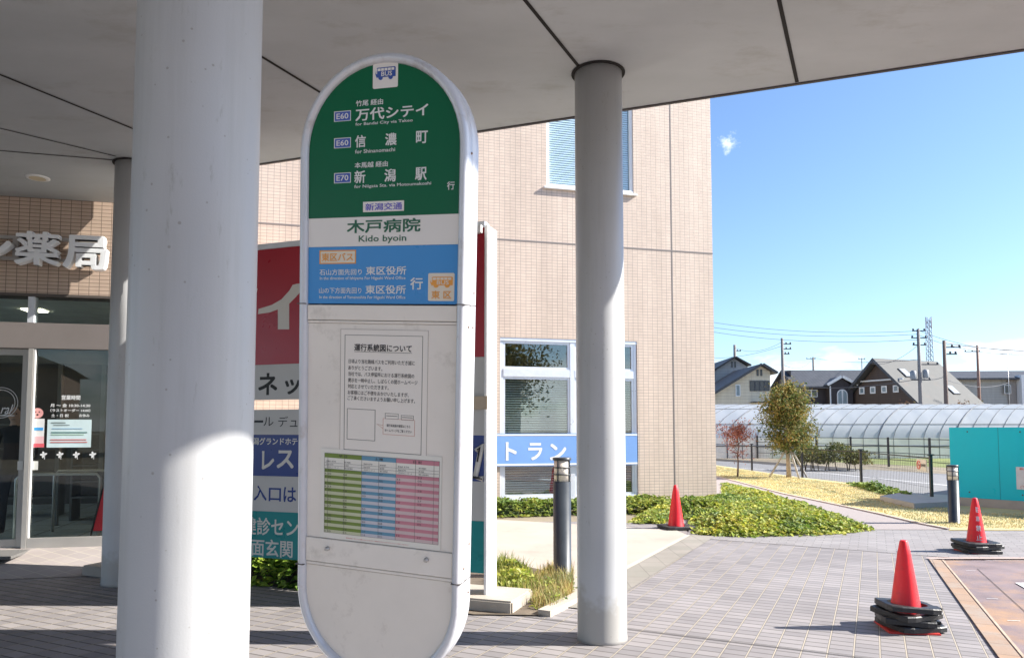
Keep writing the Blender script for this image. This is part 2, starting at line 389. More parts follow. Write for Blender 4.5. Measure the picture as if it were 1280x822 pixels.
mx = N(nt, 'ShaderNodeMath', operation='MAXIMUM'); nt.links.new(cm.outputs[0], mx.inputs[0]); nt.links.new(sm.outputs[0], mx.inputs[1])
skyc = mixc(nt, sky.outputs[0], (1.0, 1.12, 1.28), 1.0, 'MULTIPLY')
nt.links.new(mixc(nt, skyc, (9.0, 9.3, 9.6), mx.outputs[0]), bg.inputs[0])
nt.links.new(bg.outputs[0], wo.inputs[0])
sd = bpy.data.lights.new('sun', 'SUN'); sd.energy = 5.0; sd.angle = R(0.53); sd.color = (1.0, 0.95, 0.87)
so = bpy.data.objects.new('sun', sd); C.objects.link(so); so.location = (20, 0, 20)
dirv = Vector((math.cos(SUN_EL) * math.sin(SUN_AZ), math.cos(SUN_EL) * math.cos(SUN_AZ), math.sin(SUN_EL)))
so.rotation_euler = dirv.to_track_quat('Z', 'Y').to_euler()
vs = sc.view_settings; vs.view_transform = 'Standard'; vs.look = 'None'; vs.gamma = 1.0; vs.use_curve_mapping = False; vs.exposure = 1.35

# ------------------------------------------------------------------ canopy and columns
H = 4.45
ceil_m = mat('painted_canopy_soffit', (0.43, 0.45, 0.455), 0.7, 0.09, 0.8, dirt=(0.34, 0.34, 0.325), dscale=1.3, stretch=(1, 2, 1))
can = thing('canopy', 'flat grey entrance canopy with dark panel joints over the round columns', 'canopy', (0, 0, H))
E1, E3 = Vector(g(325, 205, H)), Vector(g(1280, 62, H)); ed = (E3 - E1).normalized()
FR = E3 + ed * 1.0; rd = Vector(gv1)
BR = FR - rd * 14
outline = [tuple(FR), tuple(E1 - ed * 0.9), (-4.1, 8.9), (-4.98, 9.15), (-12.5, 7.45), (-13, -8), tuple(BR)]
bm = bmesh.new(); vs_ = [bm.verts.new((x, y, 0)) for x, y in outline]; f = bm.faces.new(vs_)
r = bmesh.ops.extrude_face_region(bm, geom=[f])
for v in r['geom']:
    if isinstance(v, bmesh.types.BMVert): v.co.z += 0.32
obj('soffit_panel', bm, ceil_m, can)
def cstrip(name, a, b_, w, m=gap_m, z=-0.004):
    a, b_ = Vector(a), Vector(b_); d = (b_ - a).normalized(); n = Vector((-d.y, d.x)) * w / 2
    bm = bmesh.new(); q = [(a + n), (a - n), (b_ - n), (b_ + n)]
    lo_ = [bm.verts.new((p.x, p.y, z)) for p in q]; bm.faces.new(lo_)
    return obj(name, bm, m, can)
for (A, Bp, back) in (((325, 75), (400, 115), 7), ((656, 0), (735, 97), 10), ((978, 0), (996, 101), 10), ((0, 95), (165, 160), 6)):
    p = Vector(g(Bp[0], Bp[1], H))
    # run to the canopy's front edge
    dv = Vector(gv1)
    den = dv.x * ed.y - dv.y * ed.x; t = ((E1.x - p.x) * ed.y - (E1.y - p.y) * ed.x) / den
    cstrip('panel_joint', p + dv * (t - 0.03), p - dv * back, 0.028)
cstrip('panel_joint', g(0, 160, H), g(145, 195, H), 0.02)
q0, q1 = Vector(g(0, 188, H)), Vector(g(145, 200, H)); qd = (q1 - q0).normalized()
cstrip('panel_joint', q0 - qd * 5, q1 + qd * 0.5, 0.02)
# dark drip edge along the rim
bm = bmesh.new()
for a, b_ in ((FR, E1 - ed * 0.9), (FR, BR)):
    d = (b_ - a).normalized(); n = Vector((-d.y, d.x)) * 0.014
    if a is FR and b_ is BR: n = -n * -1
    M = None
    q = [a + n, a - n, b_ - n, b_ + n]
    lo_ = [bm.verts.new((p.x, p.y, -0.012)) for p in q]; hi = [bm.verts.new((p.x, p.y, 0.34)) for p in q]
    bm.faces.new(lo_); bm.faces.new(hi)
    for k in range(4): bm.faces.new((lo_[k], lo_[(k + 1) % 4], hi[(k + 1) % 4], hi[k]))
obj('drip_edge', bm, mat('dark_bronze_trim', (0.06, 0.05, 0.05), 0.5), can)
# recessed downlight
lx, ly = g(47, 222, H)
bm = bmesh.new(); rings(bm, [(0.10, -0.012), (0.125, -0.006), (0.125, 0.0)], 28); dl = obj('downlight', bm, white, can, loc=(lx, ly, 0))
bm = bmesh.new(); rings(bm, [(0.085, -0.0145), (0.085, -0.0135)], 24); obj('diffuser', bm, mat('beige_diffuser', (0.6, 0.52, 0.36), 0.4), dl)
# faint marks on the soffit
mk = mat('soffit_grime', (0.30, 0.27, 0.22), 0.8, 0.2, 6)

col_m = None
def column_mat():
    m, nt, b, out = nodes('column_paint')
    tc = N(nt, 'ShaderNodeTexCoord'); n1 = N(nt, 'ShaderNodeTexNoise', Scale=2.0, Detail=6.0); nt.links.new(tc.outputs['Object'], n1.inputs['Vector'])
    r = ramp(nt, n1.outputs[0], [(0.3, (0.43, 0.435, 0.445)), (0.7, (0.47, 0.475, 0.485))])
    vo = N(nt, 'ShaderNodeTexVoronoi', Scale=22.0); nt.links.new(tc.outputs['Object'], vo.inputs['Vector'])
    n2 = N(nt, 'ShaderNodeTexNoise', Scale=2.2, Detail=4.0); nt.links.new(tc.outputs['Object'], n2.inputs['Vector'])
    sub = N(nt, 'ShaderNodeMath', operation='MULTIPLY_ADD'); nt.links.new(n2.outputs[0], sub.inputs[0]); sub.inputs[1].default_value = -0.30; sub.inputs[2].default_value = 0.27
    ad = N(nt, 'ShaderNodeMath', operation='ADD'); nt.links.new(vo.outputs['Distance'], ad.inputs[0]); nt.links.new(sub.outputs[0], ad.inputs[1])
    f = ramp(nt, ad.outputs[0], [(0.175, (0.6, 0.6, 0.6)), (0.20, (0, 0, 0))])
    c = mixc(nt, r.outputs[0], (0.24, 0.22, 0.20), f.outputs[0])
    mp = N(nt, 'ShaderNodeMapping'); mp.inputs['Scale'].default_value = (14, 14, 3); mp.inputs['Rotation'].default_value = (0.3, 0.5, 0)
    nt.links.new(tc.outputs['Object'], mp.inputs[0]); n3 = N(nt, 'ShaderNodeTexNoise', Scale=1.5, Detail=10.0, Roughness=0.75); nt.links.new(mp.outputs[0], n3.inputs['Vector'])
    f2 = ramp(nt, n3.outputs[0], [(0.61, (0, 0, 0)), (0.68, (0.55, 0.55, 0.55))])
    c = mixc(nt, c, (0.30, 0.29, 0.27), f2.outputs[0])
    sz = N(nt, 'ShaderNodeSeparateXYZ'); nt.links.new(tc.outputs['Object'], sz.inputs[0])
    n5 = N(nt, 'ShaderNodeTexNoise', Scale=9.0, Detail=6.0); nt.links.new(tc.outputs['Object'], n5.inputs['Vector'])
    ma = N(nt, 'ShaderNodeMath', operation='MULTIPLY_ADD'); nt.links.new(n5.outputs[0], ma.inputs[0]); ma.inputs[1].default_value = -0.55; nt.links.new(sz.outputs[2], ma.inputs[2])
    f3 = ramp(nt, ma.outputs[0], [(0.0, (0.5, 0.5, 0.5)), (0.12, (0, 0, 0))])
    c = mixc(nt, c, (0.27, 0.235, 0.18), f3.outputs[0])
    mp6 = N(nt, 'ShaderNodeMapping'); mp6.inputs['Scale'].default_value = (7, 7, 0.35); nt.links.new(tc.outputs['Object'], mp6.inputs[0])
    n6 = N(nt, 'ShaderNodeTexNoise', Scale=1.6, Detail=8.0, Roughness=0.7); nt.links.new(mp6.outputs[0], n6.inputs['Vector'])
    f4 = ramp(nt, n6.outputs[0], [(0.5, (0, 0, 0)), (0.75, (0.4, 0.4, 0.4))]); c = mixc(nt, c, (0.33, 0.325, 0.315), f4.outputs[0])
    nt.links.new(c, b.inputs['Base Color']); b.inputs['Roughness'].default_value = 0.42
    bp = N(nt, 'ShaderNodeBump', Strength=0.09, Distance=0.003); n4 = N(nt, 'ShaderNodeTexNoise', Scale=180.0, Detail=3.0); nt.links.new(tc.outputs['Object'], n4.inputs['Vector'])
    nt.links.new(n4.outputs[0], bp.inputs['Height']); nt.links.new(bp.outputs[0], b.inputs['Normal'])
    return m
col_m = column_mat()
def column(x, y, r, label, band=False):
    t = thing('canopy_column', label, 'column', (x, y, 0), 0, 'round columns carrying the canopy')
    bm = bmesh.new(); rings(bm, [(r + 0.003, 0.0), (r + 0.003, 0.035), (r, 0.05), (r, 1.2), (r, 2.6), (r, H - 0.012)], 72)
    obj('shaft', bm, col_m, t)
    bm = bmesh.new(); rings(bm, [(r + 0.026, H - 0.010), (r + 0.026, H - 0.005)], 56); obj('collar', bm, gap_m, t)
    return t
c1x, c1y = -1.011, 2.33
column(c1x, c1y, 0.188, 'thick pale grey round column nearest the camera, left of the bus stop sign')
column(0.69, 5.76, 0.188, 'round grey column standing right of the bus stop sign, half in sunlight')
column(-4.06, 7.80, 0.19, 'round grey column in shade between the pharmacy door and the nearest column')

# ------------------------------------------------------------------ main building
HB = Vector((4.32, 15.72)); HB_YAW = R(14.8)
HP = Plane((HB.x, HB.y, 0), Matrix.Rotation(HB_YAW, 3, 'Z'))
bld = thing('hospital_building', 'beige tiled hospital building with white framed windows behind the canopy', 'building', (HB.x, HB.y, 0), HB_YAW)
tile = tile_mat('beige_facade_tiles', (0.66, 0.535, 0.435), (0.61, 0.49, 0.40), (0.33, 0.27, 0.23), 0.11, 0.0605, 0.0045, rough=0.45)
def facade(bm, x0, x1, z0, z1, ops, depth=0.14, y=0.0):
    xs = sorted({x0, x1, *[o[0] for o in ops], *[o[1] for o in ops]}); zz = sorted({z0, z1, *[o[2] for o in ops], *[o[3] for o in ops]})
    for i in range(len(xs) - 1):
        for j in range(len(zz) - 1):
            mx_, mz = (xs[i] + xs[i + 1]) / 2, (zz[j] + zz[j + 1]) / 2
            if any(o[0] < mx_ < o[1] and o[2] < mz < o[3] for o in ops): continue
            bm.faces.new([bm.verts.new(p) for p in ((xs[i], y, zz[j]), (xs[i + 1], y, zz[j]), (xs[i + 1], y, zz[j + 1]), (xs[i], y, zz[j + 1]))])
    for a, b_, c, d in ops:
        for q in (((a, y, c), (a, y + depth, c), (a, y + depth, d), (a, y, d)), ((b_, y, c), (b_, y, d), (b_, y + depth, d), (b_, y + depth, c)),
                  ((a, y, d), (a, y + depth, d), (b_, y + depth, d), (b_, y, d)), ((a, y, c), (b_, y, c), (b_, y + depth, c), (a, y + depth, c))):
            bm.faces.new([bm.verts.new(p) for p in q])
wl0, wz1 = HP.uv(625, 421); wr0, _ = HP.uv(797, 500); _, wz0 = HP.uv(700, 624)
ul0, uz0 = HP.uv(683, 233); ur0, _ = HP.uv(792, 235)
ops = [(wl0, wr0, max(0.18, wz0), wz1), (ul0, ur0, uz0, uz0 + 2.3)]
bm = bmesh.new(); facade(bm, -9.7, 0, 0, 13, ops)
for q in (((0, 0, 0), (0, 14, 0), (0, 14, 13), (0, 0, 13)), ((-9.7, 0, 0), (-9.7, 0, 13), (-9.7, 14, 13), (-9.7, 14, 0)), ((-9.7, 14, 0), (-9.7, 14, 13), (0, 14, 13), (0, 14, 0)), ((-9.7, 0, 13), (0, 0, 13), (0, 14, 13), (-9.7, 14, 13))):
    bm.faces.new([bm.verts.new(p) for p in q])
obj('wall', bm, tile, bld, recalc=False)
B('parapet', mat('parapet_cap', (0.5, 0.5, 0.5), 0.5), (-9.75, 0.05, -0.05, 14.05, 13.002, 13.12), bld)
# control joints and plinth
jm = mat('sealant_joint', (0.20, 0.18, 0.17), 0.7)
jx = [HP.uv(628, 360)[0], HP.uv(841, 400)[0]]; jz = HP.uv(700, 304)[1]
BS('control_joint', jm, [(x - 0.012, x + 0.012, -0.004, 0.01, 0.0, 13) for x in jx if not (wl0 < x < wr0)] , bld)
B('control_joint', jm, (-9.7, 0, -0.006, 0.01, jz - 0.014, jz + 0.014), bld)
B('plinth', conc, (-9.7, 0.02, -0.03, 0.02, 0, 0.16), bld)
glass = glass_mat('window_glass', (0.86, 0.92, 0.90), 0.15, 0.7, 0.06)
glass_up = glass_mat('upper_window_glass', (0.93, 0.98, 1.0), 0.08, 0.35, 0.03)
slat_m = mat('white_blind_slats', (0.86, 0.89, 0.87), 0.5, 0.04)
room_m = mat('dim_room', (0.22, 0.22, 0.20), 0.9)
def window(px0, px1, z0, z1, mull, trans, gm, blinds, lab=None):
    fr = bmesh.new(); t = 0.07; y0, y1 = 0.03, 0.10
    box(fr, px0, px1, y0 - 0.02, y1, z0, z0 + t, bev=0.006); box(fr, px0, px1, y0 - 0.02, y1, z1 - t, z1, bev=0.006)
    box(fr, px0, px0 + t, y0, y1, z0 + t, z1 - t, bev=0.006); box(fr, px1 - t, px1, y0, y1, z0 + t, z1 - t, bev=0.006)
    for m_ in mull: box(fr, m_ - 0.05, m_ + 0.05, y0 - 0.01, y1, z0 + t, z1 - t, bev=0.006)
    if trans:
        xs = [px0 + t] + [v for m_ in mull for v in (m_ - 0.05, m_ + 0.05)] + [px1 - t]
        for k in range(0, len(xs), 2): box(fr, xs[k], xs[k + 1], y0 - 0.012, y1, trans - 0.08, trans + 0.08, bev=0.006)
        for k in range(0, len(xs), 2):      # sash frames
            for (za, zb) in ((trans + 0.08, z1 - t), (z0 + t, trans - 0.08)):
                s = 0.045; xa, xb = xs[k], xs[k + 1]
                box(fr, xa, xa + s, y0 + 0.012, y1 - 0.012, za, zb); box(fr, xb - s, xb, y0 + 0.012, y1 - 0.012, za, zb)
                box(fr, xa + s, xb - s, y0 + 0.012, y1 - 0.012, zb - s, zb); box(fr, xa + s, xb - s, y0 + 0.012, y1 - 0.012, za, za + s)
    w_ = obj('window', fr, alu if trans else white, bld)
    B('pane', gm, (px0 + 0.05, px1 - 0.05, 0.066, 0.072, z0 + 0.05, z1 - 0.05), w_)
    sb = bmesh.new(); random.seed(5)
    for (za, zb, full) in blinds:
        z = za
        while z < zb:
            Mx = Matrix.Translation(((px0 + px1) / 2, 0.2 if trans else 0.105, z)) @ Matrix.Rotation(R(32 if trans else 74), 4, 'X')
            box(sb, -(px1 - px0) / 2 + 0.08, (px1 - px0) / 2 - 0.08, -0.022, 0.022, -0.0015, 0.0015, M=Mx)
            z += 0.048
    if blinds: s_ = obj('blind', sb, slat_m, w_)
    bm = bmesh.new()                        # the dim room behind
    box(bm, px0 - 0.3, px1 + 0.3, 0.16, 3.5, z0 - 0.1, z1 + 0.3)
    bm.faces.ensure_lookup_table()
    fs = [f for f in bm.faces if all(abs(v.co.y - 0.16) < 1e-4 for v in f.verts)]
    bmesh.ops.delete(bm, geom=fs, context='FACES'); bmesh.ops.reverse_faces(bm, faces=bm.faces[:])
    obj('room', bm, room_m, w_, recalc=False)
    B('sill', white, (px0 - 0.06, px1 + 0.06, -0.06, 0.03, z0 - 0.05, z0 - 0.003), w_, bev=0.006)
    return w_
mid = HP.uv(716, 500)[0]; trz = HP.uv(670, 466)[1]
window(wl0, wr0, ops[0][2], wz1, [mid], trz, glass, [(ops[0][2] + 0.1, trz - 0.1, 1)])
window(ul0, ur0, uz0, uz0 + 2.3, [HP.uv(742, 200)[0]], None, glass_up, [(uz0 + 0.1, uz0 + 2.2, 1)])
# blue banner across the lower window
bx0, bz0 = HP.uv(560, 583.5); bx1, _ = HP.uv(795.5, 560); bz1 = HP.uv(660, 541.5)[1]
ban = thing('window_banner', 'blue restaurant banner with white katakana across the ground floor window', 'banner', (HB.x, HB.y, 0), HB_YAW)
yb = -0.045
B('cloth', mat('banner_blue', (0.17, 0.33, 0.66), 0.6, 0.05), (bx0 - 1.2, bx1, yb, yb + 0.012, bz0, bz1), ban)
B('border', white, [(bx0 - 1.2, bx1, yb - 0.004, yb - 0.001, bz0 + 0.015, bz0 + 0.05), (bx0 - 1.2, bx1, yb - 0.004, yb - 0.001, bz1 - 0.045, bz1 - 0.015)], ban)
BS('bracket', steel, [(x, x + 0.03, yb + 0.012, 0.0, z, z + 0.03) for x in (bx0, (bx0 + bx1) / 2, bx1 - 0.03) for z in (bz0 + 0.02, bz1 - 0.05)], ban)
def pbox(P, lx, yt, yb_, rx, y=0.0):
    ax, z1_ = P.uv(lx, yt, y); _, z0_ = P.uv(lx, yb_, y); ym = (yt + yb_) / 2
    bx_, _ = P.uv(rx, ym, y); return (ax, bx_, z0_, z1_)
text('ト', pbox(HP, 632, 552, 575.5, 646, yb), yb - 0.003, white, ban, bold=0.03)
text('ラ', pbox(HP, 660, 553, 575, 678, yb), yb - 0.003, white, ban, bold=0.03)
text('ン', pbox(HP, 687, 554, 575, 708, yb), yb - 0.003, white, ban, bold=0.03)

# pharmacy entrance block, same building
ph = thing('pharmacy_entrance', 'pharmacy shopfront with tiled fascia over steel framed glass doors', 'shopfront', (-5.06, 9.20, 0), PH_YAW)
tile2 = tile_mat('fascia_tiles', (0.60, 0.46, 0.36), (0.56, 0.43, 0.335), (0.16, 0.12, 0.10), 0.116, 0.047, 0.0035, rough=0.45)
fz0 = PH.uv(70, 367.5)[1]; tz0 = PH.uv(70, 404)[1]; bz_ = PH.uv(70, 436)[1]
X1 = 0.72
B('wall', tile2, [(-9, X1, 0, 0.3, fz0, 5.6)], ph)
B('wall', tile2, [(X1 - 0.3, X1, 0.302, 6.0, 0, 5.6)], ph)
B('lintel', mat('dark_lintel', (0.10, 0.085, 0.075), 0.6), (-9, X1, -0.012, 0.28, fz0 - 0.035, fz0 - 0.002), ph)
fr_m = mat('shopfront_beam', (0.21, 0.185, 0.175), 0.45, 0.05)
B('beam', fr_m, (-9, X1, -0.01, 0.16, bz_, tz0), ph, bev=0.004)
mx0 = PH.uv(34.5, 390)[0]; mx1 = PH.uv(42.5, 390)[0]
BS('transom_mullion', alu, [(mx0, mx1, 0.0, 0.12, tz0 + 0.003, fz0 - 0.04), (mx0 - 1.9, mx0 - 1.8, 0.0, 0.12, tz0 + 0.003, fz0 - 0.04)], ph)
glass_d = glass_mat('shop_glass', (0.85, 0.90, 0.89), 0.03, 0.5, 0.02)
B('transom_pane', glass_d, (-9, X1 - 0.1, 0.05, 0.056, tz0, fz0 - 0.03), ph)
B('jamb', steel, (X1 - 0.12, X1, -0.005, 0.14, zs, bz_ - 0.002), ph)
# fixed pane at the right of the sliding door
dx = PH.uv(31, 560)[0]; dx2 = PH.uv(47, 560)[0]; zsill = PH.uv(80, 671)[1]
fp = B('fixed_panel', steel, [(dx, dx + (dx2 - dx) * 0.42, -0.012, 0.05, zs, bz_ - 0.002), (X1 - 0.16, X1 - 0.123, -0.01, 0.05, zs, bz_ - 0.002), (dx + (dx2 - dx) * 0.43, X1 - 0.162, -0.008, 0.05, zs, zsill)], ph, bev=0.003)
B('strip', white, (dx + (dx2 - dx) * 0.46, dx + (dx2 - dx) * 0.58, -0.004, 0.02, zsill + 0.002, bz_ - 0.004), fp)
B('pane', glass_d, (dx + 0.04, X1 - 0.14, 0.026, 0.034, zsill, bz_), fp)
dr = B('sliding_door', steel, [(dx - 0.085, dx - 0.02, 0.06, 0.10, zs, bz_ - 0.002), (dx - 1.3, dx - 1.24, 0.06, 0.10, zs, bz_ - 0.002), (dx - 1.238, dx - 0.087, 0.062, 0.098, zs + 0.01, zs + 0.11), (dx - 1.238, dx - 0.087, 0.062, 0.098, bz_ - 0.08, bz_ - 0.004)], ph, bev=0.003)
B('pane', glass_d, (dx - 1.25, dx - 0.08, 0.076, 0.084, zs + 0.1, bz_ - 0.07), dr)
B('sliding_door', steel, [(dx - 1.38, dx - 1.31, 0.06, 0.10, zs, bz_ - 0.002), (dx - 2.6, dx - 2.54, 0.06, 0.10, zs, bz_ - 0.002)], ph, bev=0.003)
B('mat', mat('dark_door_mat', (0.12, 0.115, 0.11), 0.9, 0.2, 30, bump=0.5), (-9, PH.uv(22, 705)[0] + 0.15, -0.60, -0.05, zs - 0.03, zs + 0.002), ph)
# interior
tin = tile_mat('pale_interior_tiles', (0.50, 0.58, 0.60), (0.46, 0.54, 0.57), (0.18, 0.2, 0.2), 0.6, 0.6, 0.01, vertical=False, rough=0.25)
B('interior_floor', tin, (-9, X1 - 0.31, 0.11, 6, zs - 0.1, zs), ph)
B('interior_ceiling', mat('interior_ceiling', (0.75, 0.82, 0.76), 0.8), (-9, X1 - 0.31, 0.31, 6, 3.62, 3.70), ph)
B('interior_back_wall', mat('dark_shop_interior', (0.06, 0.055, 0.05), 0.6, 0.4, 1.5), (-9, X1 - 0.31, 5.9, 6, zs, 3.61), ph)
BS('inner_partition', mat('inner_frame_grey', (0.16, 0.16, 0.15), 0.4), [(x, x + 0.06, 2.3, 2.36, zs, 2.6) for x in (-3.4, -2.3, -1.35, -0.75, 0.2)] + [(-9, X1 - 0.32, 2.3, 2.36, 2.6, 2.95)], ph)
shm = mat('shop_shelving', (0.13, 0.13, 0.12), 0.5, 0.3, 4)
for lab_, x0_, x1_, y0_, zl_ in (('dark open display shelf inside the shop behind the handrails', -1.3, 0.35, 2.9, (0.35, 0.6, 0.85, 1.1, 1.35)), ('dark open display shelf inside the shop behind the sliding door', -3.3, -1.8, 3.6, (0.3, 0.7, 1.1, 1.5))):
    t = thing('display_shelf', lab_, 'shelf', (-5.06, 9.20, zs), PH_YAW)
    BS('shelf_board', shm, [(x0_, x1_, y0_, y0_ + 0.4, z, z + 0.03) for z in zl_], t)
    BS('side_panel', shm, [(x, x + 0.03, y0_, y0_ + 0.4, 0, 1.6) for x in (x0_ - 0.031, x1_ + 0.001)], t)
BS('ceiling_lamp', emit_mat('lamp_panel', (1.0, 0.88, 0.68), 5.0), [(x, x + 0.3, y, y + 0.3, 3.60, 3.615) for x in (-0.9, -2.4, -4.2, -6.8) for y in (1.9, 3.6)], ph)
BS('air_vent', mat('vent_dark', (0.08, 0.09, 0.08), 0.6), [(-1.55, -1.45, 0.7, 1.1, 3.60, 3.612), (-0.65, -0.55, 0.7, 1.1, 3.60, 3.612)], ph)
# writing and decals on the fixed pane
yd = 0.022
def deco(name, m, lx, yt, yb_, rx, yy=yd, parent=fp):
    a = pbox(PH, lx, yt, yb_, rx, yy); return B(name, m, (a[0], a[1], yy, yy + 0.0015, a[2], a[3]), parent)
wink = mat('white_vinyl', (0.75, 0.76, 0.76), 0.6, 0.0)
for s_, a in (('営業時間', (77, 493.5, 499.5, 100.5)), ('月 ～ 金 10:30-14:30', (63, 504, 508.5, 113)), ('（ラストオーダー 14:00）', (63, 510.5, 514.5, 113)), ('土・日 祝', (64, 517, 521, 86)), ('お休み', (99, 517, 521, 112))):
    text(s_, pbox(PH, *a, yd), yd, wink, fp, bold=0.03)
notice = deco('notice', mat('pale_blue_paper', (0.60, 0.74, 0.76), 0.6), 59.5, 524, 559, 114)
for m_, a in ((mat('dark_green_ink', (0.05, 0.18, 0.15)), (64, 539.6, 540.8, 109)), (mat('green_ink', (0.3, 0.5, 0.3)), (64, 542.5, 543.3, 105)), (mat('red_ink', (0.6, 0.1, 0.1)), (63, 548.8, 549.8, 108)), (mat('red_ink', (0.6, 0.1, 0.1)), (63, 552, 553, 109)), (mat('grey_ink', (0.2, 0.25, 0.25)), (64, 527.5, 528.6, 82)), (mat('grey_ink', (0.2, 0.25, 0.25)), (67, 530.5, 531.3, 87)), (mat('blue_ink', (0.2, 0.4, 0.6)), (65, 535, 535.7, 103))):
    a_ = pbox(PH, *a, yd - 0.002); B('printed_line', m_, (a_[0], a_[1], yd - 0.0025, yd - 0.001, a_[2], a_[3]), notice)
fl = deco('flyer', white, 39, 523, 559, 55)
for m_, a in ((mat('blue_ink2', (0.05, 0.35, 0.75)), (40, 534, 537.5, 54)), (mat('pink_ink', (0.8, 0.5, 0.52)), (39.3, 545, 554, 54.7)), (mat('red_ink2', (0.75, 0.12, 0.15)), (39, 554, 558.7, 55))):
    a_ = pbox(PH, *a, yd - 0.002); B('printed_band', m_, (a_[0], a_[1], yd - 0.0025, yd - 0.001, a_[2], a_[3]), fl)
cx_, cz_ = PH.uv(47, 516, yd)
bm = bmesh.new(); rings(bm, [(0.062, 0), (0.062, 0.0015)], 24); o = obj('sticker', bm, mat('pink_sticker', (0.75, 0.36, 0.34), 0.6), fp, loc=(cx_, yd, cz_), rot=(PI / 2, 0, 0))
bm = bmesh.new()
for (a, b_, r_) in ((-0.02, 0.015, 0.008), (0.02, 0.015, 0.008), (0.0, -0.02, 0.012)):
    mm_ = Matrix.Translation((a, b_, 0.003)); bmesh.ops.create_circle(bm, cap_ends=True, segments=12, radius=r_, matrix=mm_)
obj('print', bm, blackp, o)
for lx_ in (41, 22): deco('door_plate', mat('pale_plate', (0.7, 0.7, 0.66)), lx_, 576, 587, lx_ + 6.5, 0.018)
for px in (54.5, 75, 95.5, 116):
    cx_, cz_ = PH.uv(px, 568, yd); bm = bmesh.new()
    for k in range(4):
        a = k * 1.35 + 0.4; mm_ = Matrix.Translation((cx_ + 0.020 * math.cos(a), yd, cz_ + 0.02 * math.sin(a))) @ Matrix.Rotation(PI / 2, 4, 'X') @ Matrix.Rotation(a, 4, 'Z') @ Matrix.Diagonal((1.3, 0.7, 1, 1))
        bmesh.ops.create_circle(bm, cap_ends=True, segments=10, radius=0.017, matrix=mm_)
    box(bm, cx_ + 0.008, cx_ + 0.014, yd, yd + 0.001, cz_ - 0.055, cz_)
    obj('floral_decal', bm, wink, fp)
# round emblem on the sliding door
cx_, cz_ = PH.uv(1, 503, 0.07); bm = bmesh.new()
for rr in (0.155, 0.185):
    tube(bm, [(rr * math.cos(k * PI / 20), 0, rr * math.sin(k * PI / 20)) for k in range(41)], 0.004, 4, caps=False)
o = obj('round_emblem', bm, wink, dr, loc=(cx_, 0.07, cz_))
text('ral', pbox(PH, 1, 505, 517, 16.5, 0.066), 0.066, wink, dr, italic=0.4)
a_ = pbox(PH, -6, 518.5, 519.6, 18, 0.066); B('underline', wink, (a_[0], a_[1], 0.065, 0.067, a_[2], a_[3]), dr)
# handrails inside
bm = bmesh.new()
for (x0_, x1_, y_) in ((-1.25, -0.25, 0.75), (-1.1, 0.1, 1.6)):
    zt = zs + 0.85
    tube(bm, [(x0_, y_, zs), (x0_, y_, zt - 0.06), (x0_ + 0.05, y_, zt), (x1_ - 0.05, y_, zt), (x1_, y_, zt - 0.06), (x1_, y_, zs)], 0.019, 10)
o = obj('handrail', bm, steel); o.location = (-5.06, 9.20, 0); o.rotation_euler.z = PH_YAW
tag(o, 'bent steel handrail just inside the pharmacy glass', 'handrail')
# red folding board inside
t = thing('folding_board', 'red folding floor board standing inside the pharmacy glass', 'sign board', W @ Vector((-0.10, 0.6, zs)), PH_YAW)
bm = bmesh.new()
prism(bm, [(-0.17, 0.12), (0.2, 0.12), (0.14, 0.86), (-0.02, 0.86)], -0.02, 0.0)
obj('panel', bm, mat('red_board', (0.9, 0.03, 0.05), 0.5), t)
bm = bmesh.new()
for s_ in (-1, 1):
    tube(bm, [(0.08 * s_ + 0.05, -0.01, 0.87), (0.2 * s_, -0.04, 0)], 0.012, 6); tube(bm, [(0.08 * s_ + 0.05, 0.01, 0.87), (0.2 * s_, 0.3, 0)], 0.012, 6)
obj('frame', bm, gap_m, t)

# pharmacy channel letters on two rails
ps = thing('pharmacy_sign', 'raised white Japanese pharmacy letters on rails over the tiled fascia', 'sign', (-5.06, 9.20, 0), PH_YAW)
lt_m = mat('letter_white', (0.84, 0.86, 0.88), 0.4, 0.03)
yl = -0.16
text('薬', pbox(PH, 21, 289, 331, 76, yl), yl, lt_m, ps, bold=0.024, ext=0.05, res=4)
text('局', pbox(PH, 81, 294, 336.5, 135, yl), yl, lt_m, ps, bold=0.028, ext=0.05, res=4)
text('ン', pbox(PH, -33, 294, 325, 16.5, yl), yl, lt_m, ps, bold=0.035, ext=0.05, res=4)
zr1 = PH.uv(70, 299, -0.08)[1]; zr0 = PH.uv(70, 325, -0.08)[1]; xr = PH.uv(133, 300, -0.08)[0]
BS('rail', mat('rail_grey', (0.42, 0.40, 0.38), 0.4), [(-4, xr, -0.08, -0.04, z - 0.02, z + 0.02) for z in (zr1, zr0)] + [(x, x + 0.03, -0.04, 0, z - 0.015, z + 0.015) for x in (-3.5, -2.2, -1.1, -0.25) for z in (zr1, zr0)], ps)
B('junction_post', mat('rail_grey', (0.42, 0.40, 0.38), 0.4), [(-1.07, -1.01, -0.078, -0.042, zr0, zr1)], ps)

